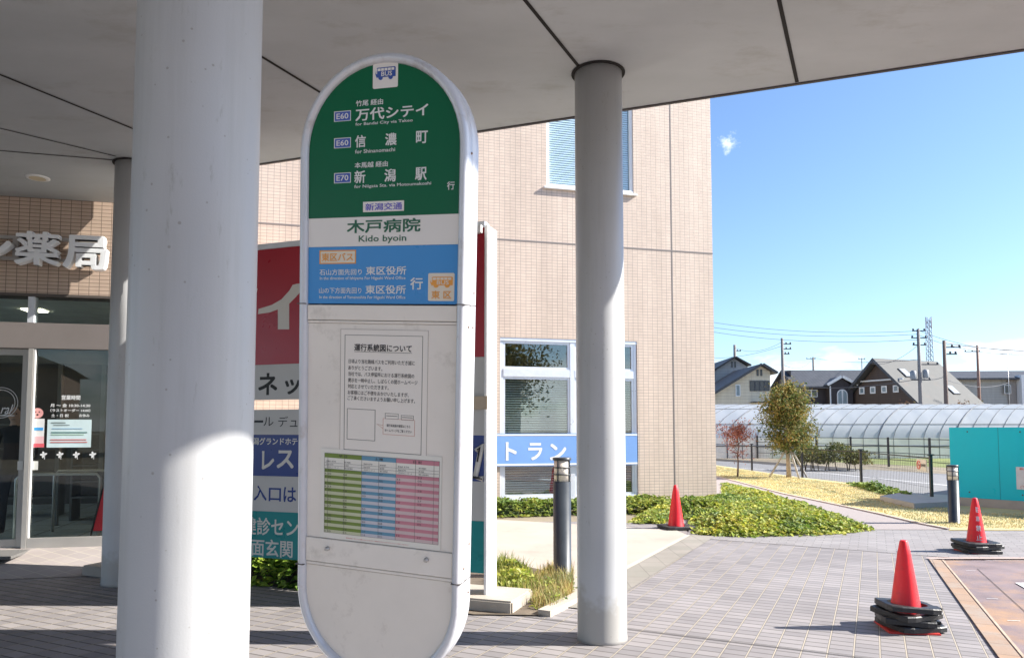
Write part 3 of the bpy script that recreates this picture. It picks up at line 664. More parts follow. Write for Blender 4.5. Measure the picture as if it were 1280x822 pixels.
# ------------------------------------------------------------------ bus stop sign
def rot3(yaw, roll, pitch):
    return Matrix.Rotation(yaw, 3, 'Z') @ Matrix.Rotation(pitch, 3, 'X') @ Matrix.Rotation(roll, 3, 'Y')
SR = rot3(R(-17.98), R(3.317), R(6.03))
so_ = Vector((-0.340, 1.890, 1.6))
zl = -1.6 / (SR @ Vector((0, 0, 1))).z
root = so_ + SR @ Vector((0, 0, zl)); root.z = 0
SP = Plane(root, SR)
bs = thing('bus_stop_sign', 'tall round-topped bus stop sign with green heading, timetable and notice in a pale aluminium frame', 'bus stop sign', root, rot=SR.to_euler())
HW = 0.21; FW = 0.0245
z_gw = SP.uv(480, 270)[1]; z_bt = SP.uv(480, 307)[1]; z_bb = SP.uv(478, 379.6)[1]
z_top = SP.uv(481, 66.5)[1]; zc_t = z_top - (HW + FW)
z_seam = SP.uv(382, 697)[1]; 
zc_b = SP.uv(372, 728)[1]
print('sign z', z_gw, z_bt, z_bb, z_top, z_seam, zc_b)
def stadium(r, zt, zb, n=28):
    L = [(r * math.cos(PI * k / n), zt + r * math.sin(PI * k / n)) for k in range(n + 1)]
    L += [(-r * math.cos(PI * k / n), zb - r * math.sin(PI * k / n)) for k in range(n + 1)]
    return L
prof = [(0.0, 0.004), (0.001, -0.006), (0.006, -0.0125), (0.013, -0.0135), (0.0195, -0.010), (0.0235, -0.002), (0.0245, 0.008), (0.0235, 0.022), (0.0215, 0.024), (0.0215, 0.028), (0.0245, 0.031), (0.0245, 0.058), (0.0225, 0.065), (0.013, 0.070), (0.003, 0.069), (0.0, 0.061)]
bm = bmesh.new(); L = []
for off, y in prof: L.append([bm.verts.new((x, y, z)) for x, z in stadium(HW + off, zc_t, zc_b)])
n = len(L[0])
for a, b_ in zip(L, L[1:] + L[:1]):
    for k in range(n):
        f = bm.faces.new((a[k], a[(k + 1) % n], b_[(k + 1) % n], b_[k])); f.smooth = True
frm = mat('sign_frame_aluminium', (0.62, 0.63, 0.66), 0.38, 0.05, 5, metal=0.25, dirt=(0.42, 0.38, 0.35), dscale=9)
obj('frame', bm, frm, bs)
bm = bmesh.new()
for z in (z_bb - 0.001, z_seam - 0.014):
    for s_ in (-1, 1):
        box(bm, s_ * (HW + 0.001), s_ * (HW + FW + 0.0006), -0.0142, 0.0588, z - 0.0012, z + 0.0012)
obj('frame_seam', bm, mat('seam_shadow_gap', (0.10, 0.09, 0.085), 0.8), bs)
bm = bmesh.new()
for (y, z) in ((0.012, z_bb - 0.055), (0.042, z_bb - 0.055), (0.045, z_bb + 0.03), (0.045, z_seam + 0.075), (0.012, z_seam + 0.02), (0.045, z_seam - 0.05), (0.012, zc_t - 0.02)):
    bmesh.ops.create_uvsphere(bm, u_segments=10, v_segments=6, radius=0.0032, matrix=Matrix.Translation((HW + FW, y, z)))
obj('rivet', bm, mat('rust_rivet', (0.22, 0.13, 0.09), 0.5, 0.3, 50), bs)
def arch(z0, top=True, r=HW):
    if top: return [(r, z0)] + [(r * math.cos(PI * k / 32), zc_t + r * math.sin(PI * k / 32)) for k in range(33)] + [(-r, z0)]
    return [(-r, z0)] + [(-r * math.cos(PI * k / 32), zc_b - r * math.sin(PI * k / 32)) for k in range(33)] + [(r, z0)]
grn = mat('sign_green_film', (0.0, 0.115, 0.045), 0.3, 0.02, 2, spec=0.25)
bm = bmesh.new(); prism(bm, arch(z_gw), 0.0, 0.03); gp = obj('route_panel', bm, grn, bs)
plw = mat('sign_white_film', (0.78, 0.74, 0.69), 0.35, 0.03)
npan = B('name_panel', plw, (-HW, HW, 0.0, 0.03, z_bt, z_gw - 0.0005), bs)
blu = mat('sign_blue_film', (0.03, 0.25, 0.60), 0.3, 0.04)
bp_ = B('ward_bus_panel', blu, (-HW, HW, 0.0, 0.03, z_bb, z_bt - 0.0005), bs)
z_h1 = SP.uv(478, 404.5)[1]; z_h0 = SP.uv(475, 680.5)[1]
BS('cross_rail', offwhite, [(-HW, HW, -0.003, 0.03, z_h1 + 0.008, z_bb - 0.004), (-HW, HW, -0.001, 0.03, z_h1, z_h1 + 0.0065), (-HW, HW, -0.003, 0.03, z_seam - 0.004, z_h0), (-HW, HW, -0.001, 0.03, z_seam - 0.0135, z_seam - 0.006)], bs, bev=0.0012)
body = B('notice_panel', offwhite, (-HW, HW, 0.002, 0.03, z_h0 + 0.001, z_h1 - 0.001), bs)
bm = bmesh.new(); prism(bm, arch(z_seam - 0.015, False), 0.001, 0.03)
obj('lower_panel', bm, mat('stained_white_board', (0.81, 0.745, 0.66), 0.42, 0.08, 2.5, dirt=(0.42, 0.35, 0.28), dscale=4.5), bs)
bm = bmesh.new(); prism(bm, stadium(HW - 0.002, zc_t, zc_b), 0.059, 0.065); obj('back_panel', bm, offwhite, bs)
# knobs on the lower rail
for px, py in ((410.5, 684.5), (534, 698.5)):
    x, z = SP.uv(px, py); bm = bmesh.new()
    rings(bm, [(0.006, 0), (0.006, 0.006), (0.0035, 0.007), (0.0035, 0.012)], 14); k_ = obj('knob', bm, steel, bs, loc=(x, -0.003, z), rot=(PI / 2, 0, 0))
# leg and base
bm = bmesh.new(); box(bm, -0.05, 0.05, 0.02, 0.055, 0.03, zc_b - HW - 0.01, bev=0.004); obj('post', bm, steel, bs)
o = bpy.data.objects.new('x', None)
bm = bmesh.new(); rings(bm, [(0.28, 0), (0.285, 0.01), (0.27, 0.07), (0.10, 0.10)], 36)
bo = obj('base', bm, mat('cast_base', (0.25, 0.25, 0.26), 0.7, 0.2, 10), bs); bo.rotation_euler = SR.inverted().to_euler(); bo.location = SR.inverted() @ Vector((0, 0.03, 0.0))
bpy.data.objects.remove(o)

letter_w = mat('letter_white_film', (0.72, 0.72, 0.70), 0.5, 0.0); 
def st(s, a, m=letter_w, par=gp, y=0.0, bold=0.012, **k): return text(s, pbox(SP, *a, y), y - 0.0007, m, par, bold=max(bold, 0.014), **k)
def rect(name, a, m, par, y=0.0, t=0.0006, bevr=0.0):
    q = pbox(SP, *a, y)
    if bevr:
        bm = bmesh.new(); x0, x1, z0, z1 = q; pts = []
        for cx, cz, s0 in ((x1 - bevr, z1 - bevr, 0), (x0 + bevr, z1 - bevr, 1), (x0 + bevr, z0 + bevr, 2), (x1 - bevr, z0 + bevr, 3)):
            for k in range(6): an = (s0 + k / 5) * PI / 2; pts.append((cx + bevr * math.cos(an), cz + bevr * math.sin(an)))
        prism(bm, pts, y - t, y + 0.0001); return obj(name, bm, m, par)
    return B(name, m, (q[0], q[1], y - t, y + 0.0001, q[2], q[3]), par)
navy = mat('navy_ink', (0.03, 0.08, 0.33), 0.4, 0.0); orange = mat('orange_ink', (0.78, 0.33, 0.05), 0.4, 0.0)
cream = mat('cream_film', (0.74, 0.66, 0.54), 0.4, 0.0); dgreen = mat('dark_green_letter', (0.02, 0.12, 0.06), 0.4, 0.0)
def bus_icon(a, m, par, y, bg):
    x0, x1, z0, z1 = pbox(SP, *a, y); w_, h_ = x1 - x0, z1 - z0
    bm = bmesh.new()
    prism(bm, [(x0 + 0.06 * w_, z0 + 0.22 * h_), (x0, z0 + 0.5 * h_), (x0 + 0.07 * w_, z0 + 0.95 * h_), (x0 + 0.12 * w_, z1), (x1 - 0.04 * w_, z1), (x1, z1 - 0.06 * h_), (x1, z0 + 0.22 * h_)], y - 0.001, y)
    for cx in (0.26, 0.76):
        pts = [(x0 + cx * w_ + 0.11 * w_ * math.cos(k * PI / 8), z0 + 0.2 * h_ + 0.2 * h_ * math.sin(k * PI / 8)) for k in range(16)]
        prism(bm, pts, y - 0.0012, y)
    b_ = obj('bus_emblem', bm, m, par)
    wm = bmesh.new()
    for k in range(5): 
        xa = x0 + (0.12 + 0.17 * k) * w_; box(wm, xa, xa + 0.14 * w_, y - 0.0016, y - 0.0009, z0 + 0.72 * h_, z0 + 0.92 * h_)
    box(wm, x0 + 0.05 * w_, x0 + 0.09 * w_, y - 0.0016, y - 0.0009, z0 + 0.5 * h_, z0 + 0.9 * h_)
    obj('bus_emblem_window', wm, bg, b_)
    text('BUS', (x0 + 0.3 * w_, x0 + 0.84 * w_, z0 + 0.28 * h_, z0 + 0.66 * h_), y - 0.0016, bg, b_, bold=0.02)
rect('emblem_plate', (466.5, 76, 111.5, 497.5), plw, gp, bevr=0.004)
bus_icon((469.5, 85.5, 101, 494.5), navy, gp, -0.0006, plw)
for s_, a, bo_ in (('竹尾 経由', (445, 126, 133.5, 479), 0.02), ('for Bandai City via Takeo', (444.5, 153.8, 158.6, 516), 0.0), ('for Shinanomachi', (444, 187.5, 192.3, 494), 0.0),
                   ('本馬越 経由', (443.5, 203.3, 210.5, 485), 0.02), ('for Niigata Sta. via Motoumakoshi', (443, 231.5, 236.5, 539), 0.0), ('行', (559, 227, 237.5, 568.5), 0.02),
                   ('万代シテイ', (444.5, 136.5, 152, 535.5), 0.025)):
    st(s_, a, bold=bo_)
for row in ((('信', 444, 457.5), ('濃', 481.5, 496), ('町', 520, 535)), (('新', 443, 457), ('潟', 480.5, 495), ('駅', 519, 533.5))):
    y0_, y1_ = ((169.5, 185) if row[0][0] == '信' else (213.5, 229.5))
    q = pbox(SP, 444, y0_, y1_, 457)
    for s_, xa, xb in row:
        x0_, _ = SP.uv(xa, (y0_ + y1_) / 2); x1_, _ = SP.uv(xb, (y0_ + y1_) / 2)
        text(s_, (x0_, x1_, q[2], q[3]), -0.0007, letter_w, gp, bold=0.025)
for s_, yt, yb_ in (('E60', 139.8, 152.6), ('E60', 173.2, 185.8), ('E70', 216.6, 229.4)):
    r_ = rect('route_badge', (417.8, yt, yb_, 438.6), letter_w, gp); rect('badge_face', (418.8, yt + 0.9, yb_ - 0.9, 437.7), mat('badge_blue', (0.05, 0.10, 0.42), 0.4, 0.0), r_, y=-0.0006)
    text(s_, pbox(SP, 421, yt + 2.8, yb_ - 2.8, 436), -0.0018, letter_w, r_, bold=0.02)
r_ = rect('operator_plate', (454, 252.5, 265.3, 505), plw, gp); text('新潟交通', pbox(SP, 457, 254.5, 263.6, 503), -0.0014, mat('operator_blue', (0.12, 0.10, 0.50), 0.4, 0.0), r_, bold=0.015)
st('木戸病院', (433.6, 275, 292, 526), dgreen, npan, bold=0.03)
st('Kido byoin', (448.5, 294.5, 304.8, 508), dgreen, npan, bold=0.008)
r_ = rect('ward_bus_plate', (399.5, 313, 330, 445), orange, bp_); rect('plate_face', (401, 314.5, 328.6, 443.7), cream, r_, y=-0.0006); text('東区バス', pbox(SP, 402.5, 316.5, 326.8, 442), -0.0018, orange, r_, bold=0.02)
for s_, a, bo_ in (('石山方面先回り', (399.6, 336.5, 344, 452.5), 0.012), ('東区役所', (457.5, 333, 343.7, 508), 0.02), ('In the direction of Ishiyama For Higashi Ward Office', (400, 345.8, 350.8, 507), 0.0),
                   ('山の下方面先回り', (399, 359.3, 366.7, 452), 0.012), ('東区役所', (457, 356.3, 367.2, 507.5), 0.02), ('In the direction of Yamanoshita For Higashi Ward Office', (399.5, 369.2, 374.2, 507), 0.0),
                   ('行', (513, 346.7, 362, 528.8), 0.025)):
    st(s_, a, par=bp_, bold=bo_)
r_ = rect('ward_emblem_plate', (535.5, 341.3, 376, 568), cream, bp_, bevr=0.004); bus_icon((538, 346, 359.5, 566), orange, r_, -0.0006, cream)
text('東 区', pbox(SP, 539.5, 363.2, 373.4, 564.5), -0.0014, orange, r_, bold=0.02)
# notice sheet
py_ = 0.002
papr = mat('notice_paper', (0.83, 0.775, 0.70), 0.5, 0.02)
ink = mat('print_black', (0.05, 0.045, 0.045), 0.6, 0.0)
x0_, z1_ = SP.uv(425.8, 411); x1_, _ = SP.uv(535, 440); z0_ = SP.uv(426, 562)[1]
nt_ = B('clear_sleeve', papr, (x0_, x1_, py_ - 0.0012, py_, z0_, z1_), body); yn = py_ - 0.0012
def lrect(x0, x1, z0, z1, t, m, par, y, name='ruled_frame'):
    B(name, m, [(x0, x1, y - 0.0005, y, z1 - t, z1), (x0, x1, y - 0.0005, y, z0, z0 + t), (x0, x0 + t, y - 0.0005, y, z0 + t, z1 - t), (x1 - t, x1, y - 0.0005, y, z0 + t, z1 - t)], par)
lrect(x0_, x1_, z0_, z1_, 0.0008, mat('sleeve_edge', (0.36, 0.31, 0.28), 0.5), nt_, yn)
a0, az1 = SP.uv(431, 418); a1, _ = SP.uv(528.3, 440)
lrect(a0, a1, z0_ + 0.002, az1, 0.001, ink, nt_, yn)
def nl(s_, a, bo_=0.008, m=ink): return text(s_, pbox(SP, *a, yn), yn - 0.0006, m, nt_, bold=bo_)
nl('運行系統図について', (443, 429.2, 438.4, 515), 0.03)
q = pbox(SP, 443, 439, 440, 515, yn); B('underline', ink, (q[0], q[1], yn - 0.0005, yn, q[3] - 0.0009, q[3]), nt_)
for s_, x0, yt, x1 in (('日頃より当社路線バスをご利用いただき誠に', 436, 448.4, 518.5), ('ありがとうございます。', 435.5, 456.4, 478), ('当社では、バス停留所における運行系統図の', 435.5, 464.1, 518), ('掲示を一時中止し、しばらくの間ホームページ', 435.2, 472, 522), ('対応とさせていただきます。', 435, 479.5, 486), ('お客様にはご不便をおかけいたしますが、', 434.8, 487.2, 511), ('ご了承くださいますようお願い申し上げます。', 434.5, 494.2, 519)):
    nl(s_, (x0, yt, yt + 5.4, x1), 0.008)
qx0, qz1 = SP.uv(434, 510, yn); qx1, _ = SP.uv(469, 530, yn); qz0 = SP.uv(433.5, 548.5, yn)[1]
lrect(qx0, qx1, qz0, qz1, 0.001, ink, nt_, yn)
for a in ((481.5, 516, 523, 498), (501.5, 518.5, 524.5, 517)):
    q = pbox(SP, *a, yn); lrect(q[0], q[1], q[2], q[3], 0.0008, mat('outline_grey', (0.1, 0.1, 0.1), 0.6), nt_, yn)
    B('stroke', ink, [(q[0] + 0.003, q[1] - 0.003, yn - 0.0005, yn, (q[2] + q[3]) / 2, (q[2] + q[3]) / 2 + 0.0012)], nt_)
rim = mat('salmon_outline', (0.62, 0.28, 0.2), 0.6)
q = pbox(SP, 478.8, 522.5, 542.5, 518.5, yn); lrect(q[0], q[1], q[2], q[3], 0.0008, rim, nt_, yn)
bm = bmesh.new(); tube(bm, [(q[0], yn - 0.0003, q[3] - 0.018), (q[0] - 0.018, yn - 0.0003, q[3] - 0.015), (q[0], yn - 0.0003, q[3] - 0.026)], 0.0004, 4); obj('pointer', bm, rim, nt_)
nl('運行系統図の確認はこちら', (483.5, 529.5, 533, 513), 0.01); nl('ホームページをご覧ください', (481, 535.5, 539, 515), 0.01)
# timetable
yt_ = py_ - 0.002
tx0, tz1 = SP.uv(401, 559.5, yt_); tx1, _ = SP.uv(552, 600, yt_); tz0 = z_h0 + 0.003
tt = B('timetable', mat('timetable_paper', (0.80, 0.77, 0.69), 0.5, 0.02), (tx0, tx1, yt_, yt_ + 0.001, tz0, tz1), body)
ux0, uz1 = SP.uv(406, 565.5, yt_); ux1, _ = SP.uv(548.8, 620, yt_); uz0 = tz0 + 0.014
TW = ux1 - ux0; TH_ = uz1 - uz0
cg = [(mat('tt_green', (0.17, 0.25, 0.045), 0.5), mat('tt_pale_green', (0.55, 0.56, 0.38), 0.5)), (mat('tt_blue', (0.13, 0.30, 0.42), 0.5), mat('tt_pale_lilac', (0.56, 0.54, 0.58), 0.5)), (mat('tt_pink', (0.56, 0.22, 0.27), 0.5), mat('tt_pale_pink', (0.62, 0.48, 0.47), 0.5))]
cx3 = [0, 0.335, 0.635, 1.0]; random.seed(11)
nb = 20; hd = 0.195; rh = (1 - hd) / nb
digits = []
for c in range(3):
    xa, xb = ux0 + TW * cx3[c], ux0 + TW * cx3[c + 1]
    B('column_tint', cg[c][1], (xa, xb, yt_ - 0.0003, yt_, uz0, uz1 - TH_ * hd), tt)
    bars = [(xa, xb, yt_ - 0.0006, yt_ - 0.00031, uz1 - TH_ * 0.055, uz1 - 0.0003)]
    for k in range(0, nb, 2):
        zt = uz1 - TH_ * (hd + k * rh); bars.append((xa, xb, yt_ - 0.0006, yt_ - 0.00031, zt - TH_ * rh, zt))
    B('hour_band', cg[c][0], bars, tt)
    xm = (xa + xb) / 2
    text(('平 日', '土 曜', '日 祝')[c], (xm - 0.012, xm + 0.012, uz1 - TH_ * 0.045, uz1 - TH_ * 0.012), yt_ - 0.0008, ink, tt, bold=0.02)
    for r0, wd in ((0.09, 0.25), (0.13, 0.18), (0.165, 0.33)):
        text('E60 E70' if wd < 0.3 else '万代シテイ', (xa + 0.006, xa + 0.006 + (xb - xa) * wd, uz1 - TH_ * (r0 + 0.018), uz1 - TH_ * r0), yt_ - 0.0004, ink, tt)
        text('新潟駅', (xm + 0.003, xm + 0.003 + (xb - xa) * wd * 0.7, uz1 - TH_ * (r0 + 0.018), uz1 - TH_ * r0), yt_ - 0.0004, ink, tt)
    for k in range(nb // 1):
        if k % 2 and random.random() < 0.5: continue
        zt = uz1 - TH_ * (hd + (k + 0.22) * rh); zb = zt - TH_ * rh * 0.55
        if c == 0: text(str(6 + k // 2 if k % 2 == 0 else 6 + k // 2), (xa + 0.001, xa + 0.0055, zb, zt), yt_ - 0.0008, ink, tt)
        if random.random() < 0.85: text(random.choice(('05', '12 48', '27', '33', '50', '15 45')), (xa + 0.009 if c == 0 else xa + 0.002, xa + (0.02 if c == 0 else 0.012), zb, zt), yt_ - 0.0008, ink, tt)
        if random.random() < 0.85: text(random.choice(('05', '10 40', '27', '33', '58', '20 52')), (xm + 0.001, xm + 0.012, zb, zt), yt_ - 0.0008, ink, tt)
lines = [(ux0, ux1, yt_ - 0.0008, yt_ - 0.0003, z, z + 0.0005) for z in (uz1, uz1 - TH_ * 0.12, uz1 - TH_ * 0.155, uz1 - TH_ * hd, uz0)]
for x in (0, 0.03, 0.18, 0.335, 0.485, 0.635, 0.80, 0.955, 1.0): lines.append((ux0 + TW * x - 0.0002, ux0 + TW * x + 0.0003, yt_ - 0.0009, yt_ - 0.0003, uz0, uz1))
B('rule', mat('rule_grey', (0.16, 0.14, 0.13), 0.6), lines, tt)
text('時刻表どおりの運行ができない場合がありますのでご了承ください', (ux0 + TW * 0.2, ux0 + TW * 0.75, tz0 + 0.004, tz0 + 0.0065), yt_ - 0.0004, mat('red_print', (0.6, 0.1, 0.08), 0.6), tt, bold=0.01)

# ------------------------------------------------------------------ pylon board with the shop names
PA = Vector((-0.207, 6.80)); PYAW = math.atan2(-0.342, 0.94)
PP = Plane((PA.x, PA.y, 0), Matrix.Rotation(PYAW, 3, 'Z'))
py = thing('pylon_sign', 'long two-tier directory board in red, white, navy and teal behind the bus stop sign', 'sign board', (PA.x, PA.y, 0), PYAW)
LL = -4.3
pw = mat('white_post_enamel', (0.80, 0.80, 0.80), 0.3, 0.02)
bm = bmesh.new(); box(bm, -0.035, 0.0, -0.05, 0.19, 0.10, 3.50, bev=0.008); obj('post', bm, pw, py)
bm = bmesh.new(); box(bm, LL - 0.035, LL, -0.05, 0.19, 0.10, 3.50, bev=0.012); obj('post', bm, pw, py)
for x in (0.0, LL):
    B('footing', conc, (x - 0.42, x + 0.30, -0.22, 0.35, 0, 0.12), py, bev=0.015)
def pp(z0, z1, m, nm='panel', x0=LL, x1=-0.0355): return B(nm, m, (x0, x1, -0.03, 0.06, z0, z1), py)
redm = mat('sign_red_film', (0.36, 0.008, 0.022), 0.3, 0.06, 1.5); grym = mat('sign_light_grey', (0.50, 0.49, 0.47), 0.35, 0.03); nvym = mat('sign_navy_film', (0.010, 0.035, 0.20), 0.3, 0.05); telm = mat('sign_teal_film', (0.0, 0.22, 0.22), 0.3, 0.05)
zz = [PP.uv(350, y, -0.03)[1] for y in (310, 455, 499, 511.5, 543, 595, 639.5, 698)]
B('top_bar', alu, (LL, -0.0355, -0.04, 0.07, zz[0] + 0.002, zz[0] + 0.06), py, bev=0.004)
p_red = pp(zz[1] + 0.001, zz[0], redm, 'red_panel'); p_w = pp(zz[2], zz[1], grym, 'grey_panel')
p_w2 = pp(zz[4] + 0.001, zz[3], grym, 'grey_panel'); p_n = pp(zz[5] + 0.001, zz[4], nvym, 'navy_panel'); p_w3 = pp(zz[6] + 0.001, zz[5], grym, 'grey_panel'); p_t = pp(zz[7], zz[6], telm, 'teal_panel')
BS('bracket', mat('tan_bracket', (0.45, 0.36, 0.26), 0.5), [(-0.24, 0.003, -0.066, -0.0505, zz[3] - 0.02, zz[3] + 0.10), (-0.30, -0.06, -0.034, -0.0305, zz[3] - 0.02, zz[3] + 0.10)], py)
B('lamp_hook', white, (-0.16, -0.05, -0.10, -0.05, 3.42, 3.49), py)
pt = lambda s, a, m, par, bo=0.02, **k: text(s, pbox(PP, *a, -0.03), -0.031, m, par, bold=bo, **k)
ltw = mat('board_letter_white', (0.62, 0.60, 0.55), 0.4, 0.0)
# large white character on the red panel
bm = bmesh.new()
def pl(L_): return [PP.uv(x, y, -0.03) for x, y in L_]
prism(bm, pl([(323.5, 386), (340, 381), (352, 374), (362, 363), (366, 356), (372, 354.5), (381, 354.5), (376, 364), (370, 371), (361.5, 379.5), (361.5, 411.5), (347.5, 411.5), (347.5, 386.5), (337, 390.5), (322.5, 392.5)]), -0.0325, -0.03)
obj('lettering', bm, ltw, p_red)
prism_b = bmesh.new()
prism(prism_b, pl([(300, 358), (316, 368), (321, 366), (322, 361), (312, 352)]), -0.0325, -0.03); obj('lettering', prism_b, ltw, p_red)
pt('ネ', (323, 466, 494, 347, ), blackp, p_w, 0.03); pt('ッ', (356, 474, 493, 375.5), blackp, p_w, 0.03)
pt('ー', (318, 525, 528, 329), blackp, p_w2, 0.0); pt('ル', (329.5, 521, 532, 342), blackp, p_w2, 0.0); pt('デ', (348, 520, 533, 360), blackp, p_w2, 0.0); pt('ュ', (362.5, 525, 533, 372), blackp, p_w2, 0.0)
pt('新潟グランドホテ', (308.5, 546.5, 555.5, 372), ltw, p_n, 0.025)
pt('レ', (327.5, 563, 586.5, 343), ltw, p_n, 0.03); pt('ス', (346, 562, 585, 367.5), ltw, p_n, 0.03)
pt('入', (317.5, 606, 625, 333.5), nvym, p_w3, 0.02); pt('口', (336, 609, 626, 351.5), nvym, p_w3, 0.025); pt('は', (354.5, 608, 627, 370.5), nvym, p_w3, 0.02)
pt('健診セン', (304, 645, 667, 373), ltw, p_t, 0.02); pt('正面玄関', (297, 671, 692.5, 366), ltw, p_t, 0.02)
q = pbox(PP, 592, 549, 604, 607, -0.03)
bm = bmesh.new()
tube(bm, [(q[0] + 0.03, -0.032, q[2] + 0.30), (q[0] + 0.09, -0.032, q[2] + 0.36), (q[0] + 0.055, -0.032, q[2] + 0.22), (q[0] + 0.02, -0.032, q[2] + 0.06), (q[0] + 0.10, -0.032, q[2] + 0.045)], 0.028, 8); o = obj('lettering', bm, ltw, p_n)
bm = bmesh.new()
tube(bm, [(q[0] + 0.05, -0.061, q[2] + 0.31), (q[0] + 0.075, -0.061, q[2] + 0.335), (q[0] + 0.05, -0.061, q[2] + 0.2)], 0.008, 6)
tube(bm, [(q[0] + 0.005, -0.061, q[2] + 0.06), (q[0] + 0.10, -0.061, q[2] + 0.05)], 0.012, 6); obj('brush_stroke', bm, blackp, o)

# ------------------------------------------------------------------ bollard lamps
def bollard(x, y, r, h, label, hd=0.26):
    t = thing('bollard_lamp', label, 'bollard light', (x, y, 0), 0.2, 'dark garden bollard lamps')
    dk = mat('charcoal_enamel', (0.035, 0.042, 0.05), 0.38, 0.1, 6)
    bm = bmesh.new(); rings(bm, [(r + 0.012, 0), (r + 0.012, 0.015), (r, 0.02), (r, h - hd)], 40); obj('body', bm, dk, t)
    bm = bmesh.new(); rings(bm, [(r - 0.012, h - hd + 0.001), (r - 0.012, h - 0.031)], 36); obj('diffuser', bm, mat('frosted_diffuser', (0.72, 0.66, 0.56), 0.4, 0.06), t)
    for k in range(1, 3):
        z = h - hd + (hd - 0.03) * k / 3
        bm = bmesh.new(); rings(bm, [(r - 0.011, z - 0.005), (r + 0.002, z - 0.005), (r + 0.002, z + 0.005), (r - 0.011, z + 0.005)], 36); obj('louvre', bm, dk, t)
    bm = bmesh.new()
    for k in range(4):
        a = PI / 4 + k * PI / 2; box(bm, -0.006, 0.006, -0.005, 0.005, h - hd + 0.001, h - 0.031, M=Matrix.Translation(((r - 0.004) * math.cos(a), (r - 0.004) * math.sin(a), 0)))
    obj('guard_bar', bm, dk, t)
    bm = bmesh.new(); rings(bm, [(r + 0.003, h - 0.03), (r + 0.006, h - 0.026), (r + 0.006, h - 0.004), (r - 0.01, h)], 40); obj('cap', bm, dk, t)
    return t
x, y = g(703, 722); bollard(x, y, 0.097, 1.30, 'tall charcoal bollard lamp in the dry grass beside the sunlit column')
x, y = g(1193, 654); bollard(x, y, 0.088, 1.0, 'charcoal bollard lamp on the lawn by the teal wall')

# ------------------------------------------------------------------ traffic cones and rubber weights
red = mat('cone_red_plastic', (0.80, 0.012, 0.02), 0.42, 0.10, 5, bump=0.1, bscale=20, dirt=(0.50, 0.03, 0.03), dscale=7, dthr=0.56); redd = mat('cone_base_red', (0.62, 0.05, 0.04), 0.5, 0.2, 8)
def cone(x, y, label, rz=0.3, tilt=0.0, base=0.38, words=None, z0=0.0, rim=None):
    t = thing('traffic_cone', label, 'traffic cone', (x, y, z0), rz, 'red traffic cones'); t.rotation_euler = (tilt, 0, rz)
    bm = bmesh.new()
    rings(bm, [(0.145, 0.02), (0.135, 0.045), (0.128, 0.06), (0.085, 0.36), (0.050, 0.60), (0.030, 0.70), (0.024, 0.708), (0.012, 0.711)], 44); obj('body', bm, red, t)
    bm = bmesh.new(); box(bm, -base / 2, base / 2, -base / 2, base / 2, 0.0, 0.022, bev=0.006); obj('foot', bm, rim or redd, t)
    return t
def weight(x, y, z, rz, size, label, tx=0.0, ty=0.0):
    t = bpy.data.objects.new
    bm = bmesh.new(); s = size / 2; i_ = 0.147; N_ = 24; hh = 0.042
    outer = []
    for k in range(N_):
        a = 2 * PI * k / N_; c_, s_ = math.cos(a), math.sin(a); m_ = max(abs(c_), abs(s_)); rr = min(s / m_, s * 1.30)
        outer.append((rr * c_, rr * s_))
    inner = [(i_ * math.cos(2 * PI * k / N_), i_ * math.sin(2 * PI * k / N_)) for k in range(N_)]
    def ring_(pts, z): return [bm.verts.new((px_, py2, z)) for px_, py2 in pts]
    Ls = [ring_(inner, 0), ring_(outer, 0), ring_(outer, hh - 0.008), ring_([(p * 0.97, q2 * 0.97) for p, q2 in outer], hh), ring_(inner, hh)]
    for a, b_ in zip(Ls, Ls[1:] + Ls[:1]):
        for k in range(N_): bm.faces.new((a[k], a[(k + 1) % N_], b_[(k + 1) % N_], b_[k]))
    # carrying lug
    box(bm, s - 0.01, s + 0.05, -0.05, -0.03, 0.008, 0.03); box(bm, s - 0.01, s + 0.05, 0.03, 0.05, 0.008, 0.03); box(bm, s + 0.03, s + 0.05, -0.03, 0.03, 0.008, 0.03)
    o = obj('cone_weight', bm, black); o.location = (x, y, z); o.rotation_euler = (tx, ty, rz)
    return tag(o, label, 'rubber weight', 'black rubber cone weights')
x1c, y1c = g(1133, 786)
cone(x1c, y1c, 'plain red traffic cone standing in a stack of black weights nearest the camera', rz=-0.15)
for k, (dz, rz_, dx_, tx, wd) in enumerate(((0.024, 0.15, 0.03, 0.01, 'lowest'), (0.068, -0.25, -0.01, -0.03, 'second lowest'), (0.118, 0.35, 0.0, 0.03, 'second from the top'), (0.165, -0.1, 0.01, -0.04, 'topmost'))):
    weight(x1c + dx_, y1c, dz, rz_, 0.40, wd + ' black rubber weight around the plain cone nearest the camera', tx, -tx * 0.9 + 0.02)
x2c, y2c = g(1221, 690)
cn_ = cone(x2c, y2c, 'red traffic cone with white vertical characters in a stack of weights by the brown driveway', rz=0.1)
for k, (dz, rz_, dx_, tx, wd) in enumerate(((0.024, -0.1, 0.0, 0.02, 'lowest'), (0.066, 0.2, 0.01, -0.015, 'middle'), (0.110, -0.05, -0.01, 0.015, 'topmost'))):
    weight(x2c + dx_, y2c, dz, rz_, 0.46, wd + ' black rubber weight around the lettered cone by the brown driveway', tx, tx)
x3c, y3c = g(845, 661)
cone(x3c, y3c, 'plain red traffic cone with a black foot beside the ivy at the building corner', rz=0.25, base=0.42, rim=black)
weight(x3c, y3c, 0.023, 0.25, 0.50, 'single black rubber weight around the cone beside the ivy', 0.0, 0.0)
